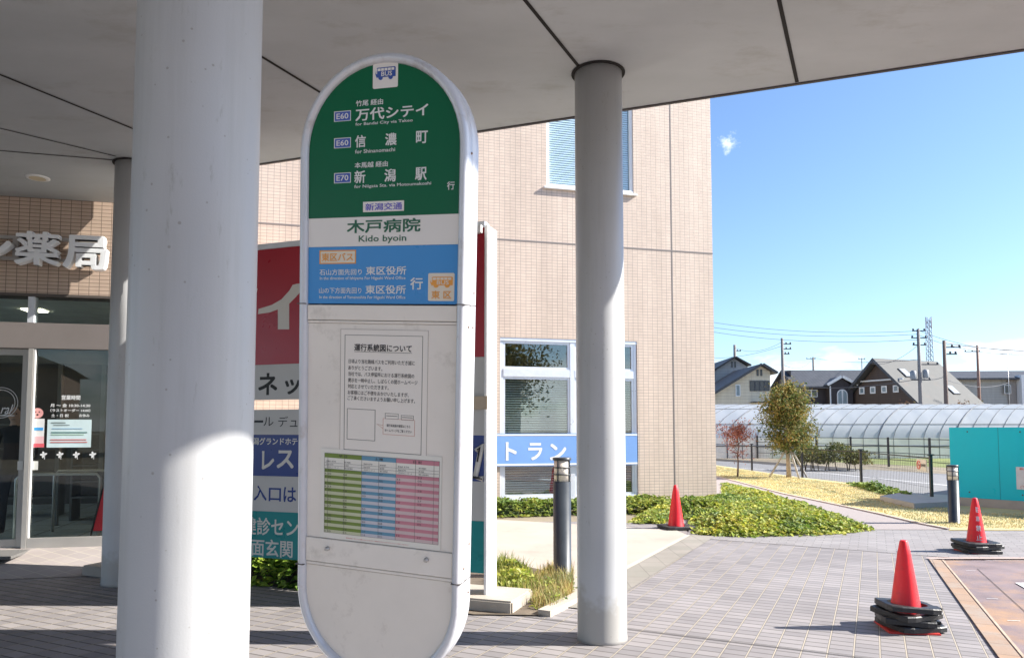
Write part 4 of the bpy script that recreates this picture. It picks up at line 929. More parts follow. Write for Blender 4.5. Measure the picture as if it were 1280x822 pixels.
# characters wrapped on the cone
for k, ch in enumerate('駐車禁止'):
    z1_ = 0.60 - k * 0.118; z0_ = z1_ - 0.075; hw = 0.018 + k * 0.006
    o = text(ch, (-hw, hw, z0_, z1_), 0, letter_w, cn_, bold=0.03, res=3)
    for v in o.data.vertices:
        r_ = 0.128 - 0.130 * (v.co.z - 0.06) + 0.0035; an = math.asin(max(-0.95, min(0.95, v.co.x / r_))) - PI / 2 - 0.33
        v.co.x, v.co.y = r_ * math.cos(an), r_ * math.sin(an)

# ------------------------------------------------------------------ plants
def inside(p, poly):
    c = False; n_ = len(poly); x, y = p
    for i in range(n_):
        x1_, y1_ = poly[i]; x2_, y2_ = poly[(i + 1) % n_]
        if (y1_ > y) != (y2_ > y) and x < (x2_ - x1_) * (y - y1_) / (y2_ - y1_) + x1_: c = not c
    return c
def edge_d(p, poly):
    best = 9; P = Vector(p)
    for i in range(len(poly)):
        a, b_ = Vector(poly[i]), Vector(poly[(i + 1) % len(poly)]); d = b_ - a
        t = max(0, min(1, (P - a).dot(d) / max(1e-9, d.length_squared))); best = min(best, (P - (a + d * t)).length)
    return best
def leaf(V, Fc, p, nrm, s, ang):
    n_ = nrm.normalized(); u = n_.orthogonal().normalized(); v = n_.cross(u)
    a = u * math.cos(ang) + v * math.sin(ang); b_ = n_.cross(a)
    i = len(V)
    V += [p - a * s * 0.5, p + b_ * s * 0.32 - a * s * 0.1 + n_ * s * 0.08, p + a * s * 0.55 - n_ * s * 0.1, p - b_ * s * 0.32 - a * s * 0.1 + n_ * s * 0.08]
    Fc += [(i, i + 3, i + 2, i + 1)]
def mesh_obj(name, V, Fc, m, parent=None):
    me = bpy.data.meshes.new(name); me.from_pydata([tuple(v) for v in V], [], Fc); me.update(); me.materials.append(m)
    o = bpy.data.objects.new(name, me); C.objects.link(o)
    if parent: o.parent = parent
    return o
def ivy(name, poly, h, n_, size, m, label, seed, edge=0.25, bumps=1.5):
    rnd = random.Random(seed); xs = [p[0] for p in poly]; ys = [p[1] for p in poly]; V, Fc = [], []; k = 0
    from mathutils import noise
    def hh(x, y):
        e = max(0.0, edge_d((x, y), poly) - 0.10 * (0.5 + noise.noise(Vector((x * 4, y * 4, seed + 5))))); return h * min(1, (e / edge)) ** 0.75 * (0.70 + 0.45 * noise.noise(Vector((x * bumps, y * bumps, seed))) + 0.15)
    while k < n_:
        x, y = rnd.uniform(min(xs), max(xs)), rnd.uniform(min(ys), max(ys))
        if not inside((x, y), poly): continue
        k += 1; z = hh(x, y) * (1 - 0.45 * rnd.random() ** 2) + rnd.uniform(0, 0.02) + 0.02
        x += rnd.gauss(0, 0.05); y += rnd.gauss(0, 0.05)
        leaf(V, Fc, Vector((x, y, z)), Vector((rnd.gauss(0, 0.55), rnd.gauss(0, 0.55) - 0.2, 1)), size * rnd.uniform(0.6, 1.3), rnd.uniform(0, 6.28))
    o = mesh_obj(name, V, Fc, m); tag(o, label, kind='stuff'); o['category'] = 'ground cover'
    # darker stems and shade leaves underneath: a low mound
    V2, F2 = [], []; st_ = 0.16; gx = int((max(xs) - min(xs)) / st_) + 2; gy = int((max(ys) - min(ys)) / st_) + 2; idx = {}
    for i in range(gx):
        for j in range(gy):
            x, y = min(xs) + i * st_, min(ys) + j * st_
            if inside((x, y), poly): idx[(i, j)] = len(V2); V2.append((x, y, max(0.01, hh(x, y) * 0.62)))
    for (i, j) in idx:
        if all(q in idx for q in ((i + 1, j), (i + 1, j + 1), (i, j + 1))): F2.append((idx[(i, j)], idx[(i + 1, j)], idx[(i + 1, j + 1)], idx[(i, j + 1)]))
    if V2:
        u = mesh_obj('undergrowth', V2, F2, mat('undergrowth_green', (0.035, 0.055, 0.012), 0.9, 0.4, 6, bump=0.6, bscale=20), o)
    return o
ivym = leaf_mat('ivy_leaves', [(0.16, 0.25, 0.03), (0.30, 0.38, 0.05), (0.46, 0.47, 0.06), (0.22, 0.31, 0.10), (0.58, 0.54, 0.09), (0.36, 0.42, 0.18), (0.42, 0.38, 0.09)])
ivyd = leaf_mat('hedge_leaves', [(0.08, 0.16, 0.02), (0.14, 0.25, 0.03), (0.24, 0.34, 0.05), (0.32, 0.40, 0.07)])
ivy('ivy_bed', [g(792, 655), g(828, 655), g(842, 647), g(862, 650), g(872, 669), g(930, 672), g(1010, 670), g(1060, 667), g(1088, 663), g(1060, 652), g(1000, 634), g(950, 618), g(905, 604), (HB.x + 0.15, HB.y - 0.1), tuple(HB + Vector((-0.25, -0.15))), HP.M @ Vector((-1.6, -0.12, 0)) and (HP.M @ Vector((-1.6, -0.12, 0))).xy[:]],
    0.31, 34000, 0.075, ivym, 'sprawling yellow-green ivy covering the corner bed beside the tiled wall', 4, 0.75, 1.3)
hb = [tuple((HP.M @ Vector((x, y, 0))).xy) for x, y in ((-9, -0.12), (-1.4, -0.12), (-1.4, -1.3), (-3.0, -0.95), (-5.5, -0.85), (-9, -0.85))]
ivy('hedge_strip', hb, 0.27, 9000, 0.075, leaf_mat('wall_shrub_leaves', [(0.10, 0.17, 0.03), (0.22, 0.30, 0.05), (0.36, 0.38, 0.08), (0.16, 0.20, 0.05)]), 'low leafy shrub strip along the foot of the tiled wall under the windows', 7, 0.12, 2.5)
pv_ = [tuple((PP.M @ Vector((x, y, 0))).xy) for x, y in ((-3.9, 0.0), (-1.1, 0.02), (-0.9, 0.5), (-1.2, 1.2), (-3.9, 1.2))]
ivy('hedge_bed', pv_, 0.42, 7000, 0.085, ivyd, 'bright green leafy planting under the directory board', 9, 0.1, 2.5)
def blades(name, poly, n_, hmin, hmax, m, label, seed, w_=0.006, cat='grass', lean=0.35):
    rnd = random.Random(seed); xs = [p[0] for p in poly]; ys = [p[1] for p in poly]; V, Fc = [], []; k = 0
    while k < n_:
        x, y = rnd.uniform(min(xs), max(xs)), rnd.uniform(min(ys), max(ys))
        if not inside((x, y), poly): continue
        k += 1; h = rnd.uniform(hmin, hmax); a = rnd.uniform(0, 6.28); l = rnd.uniform(0, lean) * h * 2; d = Vector((math.cos(a), math.sin(a), 0)); s = Vector((-d.y, d.x, 0)) * w_
        p = Vector((x, y, 0.01)); i = len(V)
        V += [p - s, p + s, p + d * l * 0.4 + Vector((0, 0, h * 0.6)) + s * 0.7, p + d * l * 0.4 + Vector((0, 0, h * 0.6)) - s * 0.7, p + d * l + Vector((0, 0, h))]
        Fc += [(i, i + 1, i + 2, i + 3), (i + 3, i + 2, i + 4)]
    o = mesh_obj(name, V, Fc, m); tag(o, label, cat, kind='stuff'); return o
drym = leaf_mat('dry_blades', [(0.42, 0.32, 0.14), (0.55, 0.43, 0.22), (0.36, 0.24, 0.10), (0.30, 0.33, 0.08), (0.60, 0.50, 0.30)], 0.25, 0.7)
wgm = leaf_mat('weed_blades', [(0.16, 0.24, 0.04), (0.30, 0.34, 0.06), (0.24, 0.26, 0.08), (0.42, 0.40, 0.12)], 0.3, 0.6)
dg = [g(668, 764), g(690, 766), g(716, 750), g(716, 715), g(690, 712), g(655, 735), g(640, 745), g(660, 750)]
blades('dry_grass', dg, 2200, 0.04, 0.19, drym, 'tuft of straw-dry grass around the foot of the tall bollard', 2, 0.0035)
gw = [g(622, 745), g(650, 750), g(672, 742), g(655, 715), g(622, 705)]
blades('weeds', gw, 1200, 0.06, 0.21, wgm, 'green and yellow weeds beside the white pylon post', 3, 0.006)
ivy('weed_leaves', gw, 0.22, 900, 0.06, ivym, 'small leafy weeds between the pylon post and the dry grass', 12, 0.2, 3)
ivy('weed_leaves', dg, 0.10, 350, 0.05, ivym, 'green leaves among the dry grass at the kerb corner', 13, 0.2, 3)
lm_ = leaf_mat('lawn_blades', [(0.60, 0.51, 0.30), (0.66, 0.58, 0.37), (0.52, 0.47, 0.26), (0.56, 0.46, 0.26)], 0.2, 0.8)
blades('lawn_grass', [g(x, y) for x, y in ((880, 592), (925, 603), (980, 616), (1100, 641), (1186, 660), (1330, 662), (1330, 643), (1200, 641), (1165, 630), (1077, 607), (1003, 599), (940, 589), (880, 581))], 26000, 0.015, 0.04, lm_, 'short straw-coloured winter lawn', 8, 0.008, 'lawn')
ivy('fence_weeds', [g(1058, 604), g(1100, 612), g(1160, 629), g(1120, 622), g(1075, 610)], 0.26, 1500, 0.12, leaf_mat('weed_green', [(0.12, 0.2, 0.04), (0.22, 0.30, 0.07), (0.34, 0.40, 0.1)]), 'green weeds growing along the near mesh fence', 21, 0.2, 3)
# flat stone slab on the lawn by the fence
sl = [Vector(g(x, y)) for x, y in ((1100, 626), (1143, 636), (1188, 634), (1188, 625), (1130, 621))]
bm = bmesh.new(); lo_ = [bm.verts.new((p.x, p.y, 0.0)) for p in sl]; hi = [bm.verts.new((p.x, p.y, 0.12)) for p in sl]; bm.faces.new(lo_); bm.faces.new(hi)
for k in range(len(sl)): bm.faces.new((lo_[k], lo_[(k + 1) % len(sl)], hi[(k + 1) % len(sl)], hi[k]))
tag(obj('stone_slab', bm, mat('grey_slab', (0.38, 0.36, 0.33), 0.8, 0.1, 4)), 'flat grey concrete slab set in the lawn by the mesh fence', 'slab')

def tree(name, label, x, y, trunk_h, height, crown_r, cz, leafm, n_leaf, leaf_s, seed, r0=0.07, stakes=False, barkc=(0.30, 0.24, 0.18), shape=1.0, group=None, cl=26, trunks=1):
    rnd = random.Random(seed); t = thing(name, label, 'tree', (x, y, 0), 0, group)
    bm = bmesh.new(); tips = []
    for tr in range(trunks):
        top = Vector((rnd.uniform(-0.05, 0.05), rnd.uniform(-0.05, 0.05), height * 0.86)); p0 = Vector((rnd.uniform(-0.06, 0.06) * (trunks > 1), rnd.uniform(-0.06, 0.06) * (trunks > 1), 0))
        pts = [p0.lerp(top, k / 7) + Vector((rnd.uniform(-1, 1), rnd.uniform(-1, 1), 0)) * 0.04 * k / 3 for k in range(8)]
        tube(bm, pts, [r0 * (1 - 0.12 * k) for k in range(8)], 9)
    for b_ in range(cl):
        f = rnd.uniform(0, 1); zb = trunk_h + (height * 0.9 - trunk_h) * f; a = rnd.uniform(0, 6.28); el = rnd.uniform(0.15, 0.9)
        prof_ = math.sin(PI * min(0.97, (0.22 + f * 0.72))) ** 0.8 * (1.0 - 0.25 * f)
        L_ = crown_r * prof_ * rnd.uniform(0.65, 1.08)
        s = Vector((0, 0, zb * 0.85)); e = s + Vector((math.cos(a) * L_, math.sin(a) * L_, L_ * el * shape)); mpt = (s + e) / 2 + Vector((0, 0, 0.08 * L_))
        tube(bm, [s, mpt, e], [r0 * 0.35, r0 * 0.2, r0 * 0.08], 5)
        tips += [(mpt, 0.6), (e, 1.0), ((mpt + e) / 2, 0.9)]
    obj('trunk', bm, mat('bark_' + name, barkc, 0.9, 0.25, 12, bump=0.6, bscale=40), t)
    V, Fc = [], []
    for k in range(n_leaf):
        c_, s_ = rnd.choice(tips); sg = crown_r * 0.17 * s_
        p = c_ + Vector((rnd.gauss(0, sg), rnd.gauss(0, sg), rnd.gauss(0, sg)))
        leaf(V, Fc, p, Vector((rnd.gauss(0, 1), rnd.gauss(0, 1), rnd.gauss(0.5, 1))), leaf_s * rnd.uniform(0.6, 1.3), rnd.uniform(0, 6.28))
    mesh_obj('crown', V, Fc, leafm, t)
    if stakes:
        for a in (2.5, 4.9, 0.4):
            bm = bmesh.new(); tube(bm, [(math.cos(a) * 0.72, math.sin(a) * 0.5, 0), (math.cos(a) * -0.03, math.sin(a) * -0.03, 1.15)], 0.032, 8); obj('stake', bm, mat('grey_stake', (0.42, 0.39, 0.35), 0.9, 0.15), t)
    return t
tx, ty = g(987, 597)
tree('evergreen_tree', 'small bushy olive-green evergreen tree with wooden stakes on the lawn', tx, ty, 0.95, 3.85, 0.88, 2.2,
     leaf_mat('tree_leaves', [(0.08, 0.12, 0.03), (0.15, 0.19, 0.05), (0.26, 0.23, 0.08), (0.36, 0.25, 0.09), (0.13, 0.17, 0.06)], 0.25), 15000, 0.08, 31, 0.085, True, (0.34, 0.28, 0.21), cl=70, trunks=2)
tx, ty = g(922, 596)
tree('maple_sapling', 'young red-leaved tree with thin bare trunk near the building corner', tx, ty, 0.75, 2.1, 0.78, 1.4,
     leaf_mat('red_leaves', [(0.34, 0.07, 0.06), (0.45, 0.14, 0.11), (0.5, 0.24, 0.18), (0.3, 0.13, 0.08)], 0.3), 1900, 0.06, 15, 0.035, False, (0.16, 0.11, 0.09), cl=22)
# trees on the far side of the street, behind the camera: they show in the window glass
tree('street_tree', 'broad bronze-green tree across the street, mirrored in the window panes', 14.0, -13.0, 2.4, 8.6, 3.6, 6, leaf_mat('street_leaves', [(0.10, 0.10, 0.03), (0.2, 0.17, 0.05), (0.14, 0.12, 0.04)]), 9000, 0.22, 77, 0.2, cl=40)

for i, (hx, hy, hw_, hh_) in enumerate(((2.0, -30.0, 13, 5.4), (22.0, -33.0, 12, 6.0), (-16.0, -28.0, 12, 5.0))):
    t = thing('street_house', ['grey rendered house across the street behind the camera', 'cream rendered house across the street, right of the mirrored tree', 'brown rendered house across the street to the left'][i], 'house', (hx, hy, 0), PI)
    B('wall', mat('street_wall_%s' % 'abc'[i], ((0.30, 0.30, 0.29), (0.42, 0.38, 0.30), (0.25, 0.18, 0.14))[i], 0.8), (-hw_ / 2, hw_ / 2, 0, 9, 0, hh_), t)
    bm = bmesh.new(); prism(bm, [(-hw_ / 2 - 0.5, hh_), (hw_ / 2 + 0.5, hh_), (0, hh_ + 2.6)], -0.5, 9.5); obj('roof', bm, mat('street_roof', (0.06, 0.065, 0.07), 0.7), t)
    for k in range(3):
        for z in (0.9, 3.4): B('window', mat('street_window', (0.05, 0.06, 0.07), 0.1), (-hw_ / 2 + 1.4 + k * 3.8, -hw_ / 2 + 3.2 + k * 3.8, -0.05, -0.002, z, z + 1.3), t)

# ------------------------------------------------------------------ fences
fm = mat('fence_brown_black', (0.035, 0.03, 0.03), 0.5, 0.1)
def fence(pts, h, rails, label, mesh_h=None, mesh=0.10, pr=0.028, cap=True, mw=0.0028):
    x0, y0 = pts[0]; t = thing('mesh_fence', label, 'fence', (x0, y0, 0)); O = Vector((x0, y0, 0))
    P = [Vector((p[0], p[1], 0)) - O for p in pts]
    for p in P:
        bm = bmesh.new(); box(bm, p.x - pr, p.x + pr, p.y - pr, p.y + pr, 0, h + 0.03)
        if cap: box(bm, p.x - pr * 2.4, p.x + pr * 2.4, p.y - pr * 1.2, p.y + pr * 1.2, h + 0.03, h + 0.06)
        obj('post', bm, fm, t)
    for a, b_ in zip(P, P[1:]):
        bm = bmesh.new()
        for z in rails: tube(bm, [a + Vector((0, 0, z)), b_ + Vector((0, 0, z))], 0.016, 6)
        obj('rail', bm, fm, t)
        if mesh_h:
            bm = bmesh.new(); n_ = int((b_ - a).length / mesh)
            for k in range(1, n_):
                p = a.lerp(b_, k / n_); tube(bm, [p + Vector((0, 0, 0.05)), p + Vector((0, 0, mesh_h))], mw, 4, caps=False)
            for z in (0.05, mesh_h * 0.33, mesh_h * 0.66): tube(bm, [a + Vector((0, 0, z)), b_ + Vector((0, 0, z))], mw, 4, caps=False)
            obj('wire_mesh', bm, fm, t)
    return t
nf = [Vector(g(x, y)) for x, y in ((880, 579.5), (940, 588), (1003, 597), (1077, 607.5), (1165, 627))]
fence([tuple(p) for p in nf], 1.0, (0.97,), 'low dark mesh fence along the near edge of the road beside the lawn', 0.94)
ff = [Vector(g(x, y)) for x, y in ((850, 568), (893, 570), (947, 572.5), (1021, 577), (1064, 579.5), (1111, 583), (1163, 587.5), (1222, 592), (1300, 597))]
fence([tuple(p) for p in ff], 1.25, (1.22, 0.92, 0.62, 0.32), 'taller dark rail fence on the far side of the road in front of the greenhouses', 0.6, 0.14, 0.035, False)
# little notice on the near fence
NF = (nf[4] - nf[3]).normalized(); q = nf[4] - NF * 0.50
t = thing('fence_notice', 'small cream notice with a red prohibition ring on the near fence', 'notice', (q.x - 0.02, q.y - 0.05, 0.66), math.atan2(NF.y, NF.x))
B('plate', mat('cream_plate', (0.66, 0.60, 0.50), 0.5), (-0.27, 0.27, -0.006, 0.006, 0, 0.27), t, bev=0.003)
def no_ring(par, cx, cz, r_, y):
    bm = bmesh.new(); tube(bm, [(cx + r_ * math.cos(k * PI / 12), y, cz + r_ * math.sin(k * PI / 12)) for k in range(25)], r_ * 0.12, 5, caps=False)
    tube(bm, [(cx - r_ * 0.7, y, cz + r_ * 0.7), (cx + r_ * 0.7, y, cz - r_ * 0.7)], r_ * 0.1, 5); obj('prohibition_ring', bm, mat('ring_red', (0.7, 0.08, 0.06), 0.5), par)
    bm = bmesh.new(); box(bm, cx - r_ * 0.55, cx + r_ * 0.5, y - 0.002, y + 0.002, cz - r_ * 0.12, cz + r_ * 0.1); obj('cigarette', bm, blackp, par)
no_ring(t, -0.14, 0.135, 0.09, -0.009)
text('敷地内禁煙', (-0.02, 0.23, 0.10, 0.17), -0.008, blackp, t, bold=0.02)

# teal hoarding at the right
TA = Vector(g(1200, 632)); TYAW = R(-50)
TP = Plane((TA.x, TA.y, 0), Matrix.Rotation(TYAW, 3, 'Z'))
trimd_ = mat('bolt_dark', (0.05, 0.05, 0.05), 0.5)
t = thing('teal_hoarding', 'glossy teal panel wall on a pale concrete footing at the right edge', 'hoarding', (TA.x, TA.y, 0), TYAW)
tz1_ = TP.uv(1187, 534)[1]; txl = TP.uv(1187, 560)[0]; tzb = TP.uv(1215, 622)[1]
tl = mat('teal_gloss_panel', (0.0, 0.55, 0.64), 0.3, 0.06, 0.5, spec=0.3)
B('panel', tl, (txl, 6.0, 0.0, 0.05, tzb, tz1_), t, bev=0.004)
B('panel', tl, [(txl, txl + 0.05, 0.052, 7, tzb, tz1_)], t)
B('footing', conc, (txl + 0.12, 6.0, -0.03, 0.08, 0, tzb - 0.002), t, bev=0.005)
B('post', gap_m, (txl - 0.0, txl + 0.03, 0.01, 0.04, 0, tzb - 0.003), t)
BS('panel_seam', mat('teal_seam', (0.0, 0.16, 0.19), 0.5), [(x, x + 0.006, -0.002, 0.001, tzb + 0.002, tz1_ - 0.002) for x in (txl + 0.91, txl + 1.82, txl + 2.73)], t)
for x in (txl + 0.35, txl + 1.3, txl + 2.2):
    for z in (tz1_ - 0.09, tzb + 0.12):
        bm = bmesh.new(); bmesh.ops.create_uvsphere(bm, u_segments=10, v_segments=6, radius=0.016, matrix=Matrix.Translation((x, 0, z)) @ Matrix.Diagonal((1, 0.5, 1, 1))); obj('bolt', bm, trimd_, t)
nx0, nz1 = TP.uv(1270, 583); _, nz0 = TP.uv(1270, 611)
ns = thing('smoking_notice', 'white no-smoking notice fixed to the teal hoarding', 'notice', (TA.x, TA.y, 0), TYAW)
B('plate', mat('notice_white', (0.66, 0.64, 0.64), 0.5), (nx0, nx0 + 0.52, -0.012, -0.004, nz0, nz1), ns)
no_ring(ns, nx0 + 0.26, (nz0 + nz1) / 2 + 0.02, 0.11, -0.014)
text('敷地内禁煙', (nx0 + 0.06, nx0 + 0.46, nz1 - 0.06, nz1 - 0.02), -0.013, mat('red_print', (0.6, 0.1, 0.08), 0.6), ns, bold=0.02)
text('ご協力ください', (nx0 + 0.06, nx0 + 0.46, nz0 + 0.03, nz0 + 0.08), -0.013, mat('red_print', (0.6, 0.1, 0.08), 0.6), ns, bold=0.02)

# ------------------------------------------------------------------ greenhouses
def plastic():
    m, nt, b, out = nodes('greenhouse_film')
    tc = N(nt, 'ShaderNodeTexCoord'); mp = N(nt, 'ShaderNodeMapping'); mp.inputs['Scale'].default_value = (1.4, 0.25, 0.6); nt.links.new(tc.outputs['Object'], mp.inputs[0])
    n = N(nt, 'ShaderNodeTexNoise', Scale=0.8, Detail=5.0); nt.links.new(mp.outputs[0], n.inputs['Vector'])
    r = ramp(nt, n.outputs[0], [(0.3, (0.44, 0.48, 0.54)), (0.7, (0.58, 0.61, 0.66))]); nt.links.new(r.outputs[0], b.inputs['Base Color']); b.inputs['Roughness'].default_value = 0.5
    b.inputs['Specular IOR Level'].default_value = 0.3
    t = N(nt, 'ShaderNodeBsdfTranslucent'); t.inputs[0].default_value = (0.62, 0.66, 0.72, 1)
    tr = N(nt, 'ShaderNodeBsdfTransparent'); tr.inputs[0].default_value = (0.8, 0.85, 0.9, 1)
    m1 = N(nt, 'ShaderNodeMixShader', Fac=0.45); nt.links.new(b.outputs[0], m1.inputs[1]); nt.links.new(t.outputs[0], m1.inputs[2])
    m2 = N(nt, 'ShaderNodeMixShader', Fac=0.05); nt.links.new(m1.outputs[0], m2.inputs[1]); nt.links.new(tr.outputs[0], m2.inputs[2])
    nt.links.new(m2.outputs[0], out.inputs[0]); return m
film = plastic(); ribm = mat('greenhouse_pipe', (0.15, 0.16, 0.18), 0.6, spec=0.2)
def greenhouse(x0, y0, L, hw, hs, ht, yaw, label, skew=2.2, rib=0.9):
    t = thing('greenhouse', label, 'greenhouse', (x0, y0, 0), yaw, 'long plastic film greenhouses')
    arcs = [(hw * -math.cos(k * PI / 16), hs + (ht - hs) * math.sin(k * PI / 16)) for k in range(17)]
    bm = bmesh.new(); A = [bm.verts.new((0, y, z)) for y, z in arcs]; Bv = [bm.verts.new((L, y, z)) for y, z in arcs]
    for k in range(16): f = bm.faces.new((A[k], Bv[k], Bv[k + 1], A[k + 1])); f.smooth = True
    obj('film_roof', bm, film, t)
    for xe in (0.01, L - 0.01):
        bm = bmesh.new(); bm.faces.new([bm.verts.new((xe, y, z)) for y, z in arcs] + [bm.verts.new((xe, hw, 0)), bm.verts.new((xe, -hw, 0))]); obj('end_film', bm, film, t)
    bm = bmesh.new(); bm.faces.new([bm.verts.new(p) for p in ((0, -hw, 0.0), (L, -hw, 0.0), (L, -hw, hs), (0, -hw, hs))])
    bm.faces.new([bm.verts.new(p) for p in ((0, hw, 0.0), (L, hw, 0.0), (L, hw, hs), (0, hw, hs))]); obj('film_skirt', bm, mat('skirt_film', (0.82, 0.78, 0.71), 0.4, 0.15, 0.7), t)
    bm = bmesh.new(); x = 0.0; i = 0
    while x < L - skew:
        r_ = 0.016 if (i * 7) % 5 else 0.04
        pts = [(x + skew * 0.5625 * (k / 9) ** 1.55, y * 1.004, z + 0.015) for k, (y, z) in enumerate(arcs) if k <= 9]
        tube(bm, [(x, -hw - 0.01, 0)] + pts, r_, 4, caps=False); x += rib; i += 1
    obj('rib', bm, ribm, t)
    bm = bmesh.new()
    for k in (2, 5): tube(bm, [(0, arcs[k][0] * 1.006, arcs[k][1] + 0.02), (L, arcs[k][0] * 1.006, arcs[k][1] + 0.02)], 0.012, 5)
    tube(bm, [(0, -hw - 0.02, hs * 0.6), (L, -hw - 0.02, hs * 0.6)], 0.03, 5)
    obj('purlin', bm, ribm, t)
    return t
greenhouse(8.0, 45.5, 75, 3.4, 1.15, 3.15, R(-1.0), 'nearest long white film greenhouse stretching right behind the road fence', 8.5, 0.85)
greenhouse(8.0, 53.5, 50, 3.4, 1.15, 3.25, R(0.0), 'left white film greenhouse behind the small evergreen tree', 7, 1.1)
greenhouse(22.0, 62.0, 90, 3.6, 1.2, 3.7, R(-0.5), 'rear white film greenhouse below the dark houses', 8.4, 1.1)
# hedge beyond the road
hd_ = [g(1000, 589), g(1040, 590), g(1076, 594), g(1080, 582), g(1003, 577)]
bush = thing('roadside_bush', 'ragged olive bush growing behind the road in front of the far fence', 'bush', (*g(1038, 588), 0))
rnd = random.Random(41); V, Fc = [], []
cxb, cyb = g(1038, 588)
for k in range(4200):
    u = rnd.uniform(-1.35, 1.45); hmax = 1.12 * (1 - 0.25 * (abs(u) / 1.4) ** 3) * (0.85 + 0.15 * math.sin(u * 5))
    z = rnd.uniform(0.22, 1) ** 0.7 * hmax; leaf(V, Fc, Vector((u, rnd.gauss(0, 0.32), z)), Vector((rnd.gauss(0, 1), rnd.gauss(0, 1), rnd.gauss(0.4, 1))), rnd.uniform(0.05, 0.12), rnd.uniform(0, 6))
mesh_obj('foliage', V, Fc, leaf_mat('bush_leaves', [(0.06, 0.08, 0.02), (0.12, 0.13, 0.04), (0.2, 0.17, 0.07)]), bush)
bm = bmesh.new()
for k in range(16): x_ = rnd.uniform(-1.2, 1.2); tube(bm, [(x_, 0, 0), (x_ + rnd.uniform(-0.15, 0.15), rnd.uniform(-0.1, 0.1), 0.6)], 0.02, 5)
obj('stem', bm, mat('bark_bush', (0.15, 0.12, 0.09), 0.9), bush)

# ------------------------------------------------------------------ houses beyond
k80 = 80 / F
def mx(px, Y): return (px - CX) * Y / F
def mz(py_, Y): return EYE + (537 - py_) * Y / F
def siding(name, c, line, h=0.35):
    return tile_mat(name, c, mul(c, 0.96), line, 30.0, h, 0.02, rough=0.6)
roofm = tile_mat('dark_roof_tiles', (0.055, 0.06, 0.07), (0.075, 0.08, 0.09), (0.03, 0.03, 0.035), 0.4, 0.3, 0.02, vertical=False, rough=0.6)
def slab(bm, a, b_, y0, y1, th=0.18):
    """roof slab from point a to b (x,z) running y0..y1"""
    d = Vector((b_[0] - a[0], b_[1] - a[1])).normalized(); n_ = Vector((-d.y, d.x)) * th
    if n_.y < 0: n_ = -n_
    prism(bm, [a, b_, (b_[0] + n_.x, b_[1] + n_.y), (a[0] + n_.x, a[1] + n_.y)], y0, y1)
dkw = mat('dark_window', (0.04, 0.05, 0.06), 0.08, 0.2, 2); trimd = mat('dark_trim', (0.05, 0.055, 0.065), 0.5)
def panes(par, L_, y, m=dkw, frame=white, t=0.07):
    for x0, x1, z0, z1 in L_:
        f_ = B('window', frame, [(x0, x1, y - 0.06, y - 0.005, z0, z0 + t), (x0, x1, y - 0.06, y - 0.005, z1 - t, z1), (x0, x0 + t, y - 0.06, y - 0.005, z0 + t, z1 - t), (x1 - t, x1, y - 0.06, y - 0.005, z0 + t, z1 - t)], par)
        B('pane', m, (x0 + t, x1 - t, y - 0.03, y - 0.006, z0 + t, z1 - t), f_)
# cream house (front gable towards the camera)
Y = 80
def ph_(px, py_, Y_=None): Y_ = Y_ or Y; return (mx(px, Y_), mz(py_, Y_))
def rel(L_, x): return [(p[0] - x, p[1]) for p in L_]
X0 = mx(940, Y)
t = thing('cream_house', 'cream two-storey house with a long dark sloping roof beyond the greenhouses', 'house', (X0, Y, 0))
ap = (mx(951.9, Y) - X0, mz(456.5, Y)); re_ = (mx(970, Y) - X0, mz(467.5, Y)); le = (ap[0] - 11.5, ap[1] - 11.5 * 0.61)
sl_ = (ap[1] - re_[1]) / (re_[0] - ap[0])
wr_ = mx(963.5, Y) - X0
bm = bmesh.new(); prism(bm, [(wr_, 0), (wr_, ap[1] - sl_ * (wr_ - ap[0]) - 0.05), (ap[0], ap[1] - 0.05), (le[0] + 0.5, le[1] + 0.2), (le[0] + 0.5, 0)], 0, 9); obj('wall', bm, siding('cream_siding', (0.66, 0.60, 0.47), (0.45, 0.41, 0.33)), t)
bm = bmesh.new(); slab(bm, ap, re_, -0.6, 9.5); slab(bm, le, ap, -0.6, 9.5); obj('roof', bm, roofm, t)
bm = bmesh.new(); slab(bm, ap, re_, -0.66, -0.602, 0.26); slab(bm, le, ap, -0.66, -0.602, 0.26); obj('bargeboard', bm, trimd, t)
def wp(a, b_, c, d, x): return (mx(a, Y) - x, mx(b_, Y) - x, mz(d, Y), mz(c, Y))
panes(t, [wp(946.6, 949.0, 461.5, 469.6, X0), wp(951.2, 953.6, 461.5, 469.6, X0)], 0, t=0.03, frame=trimd)
panes(t, [wp(937.6, 944, 475.5, 488.6, X0), wp(944, 950, 475.5, 488.6, X0), wp(950, 956, 475.5, 488.6, X0), wp(956, 962.5, 475.5, 488.6, X0)], 0, frame=trimd)
panes(t, [wp(919.8, 925.6, 480.5, 495, X0)], 0, m=mat('pale_blue_pane', (0.18, 0.25, 0.29), 0.15), frame=alu)
B('porch_roof', trimd, (mx(938, Y) - X0, mx(972, Y) - X0, -1.2, -0.01, mz(503, Y), mz(502, Y)), t); 
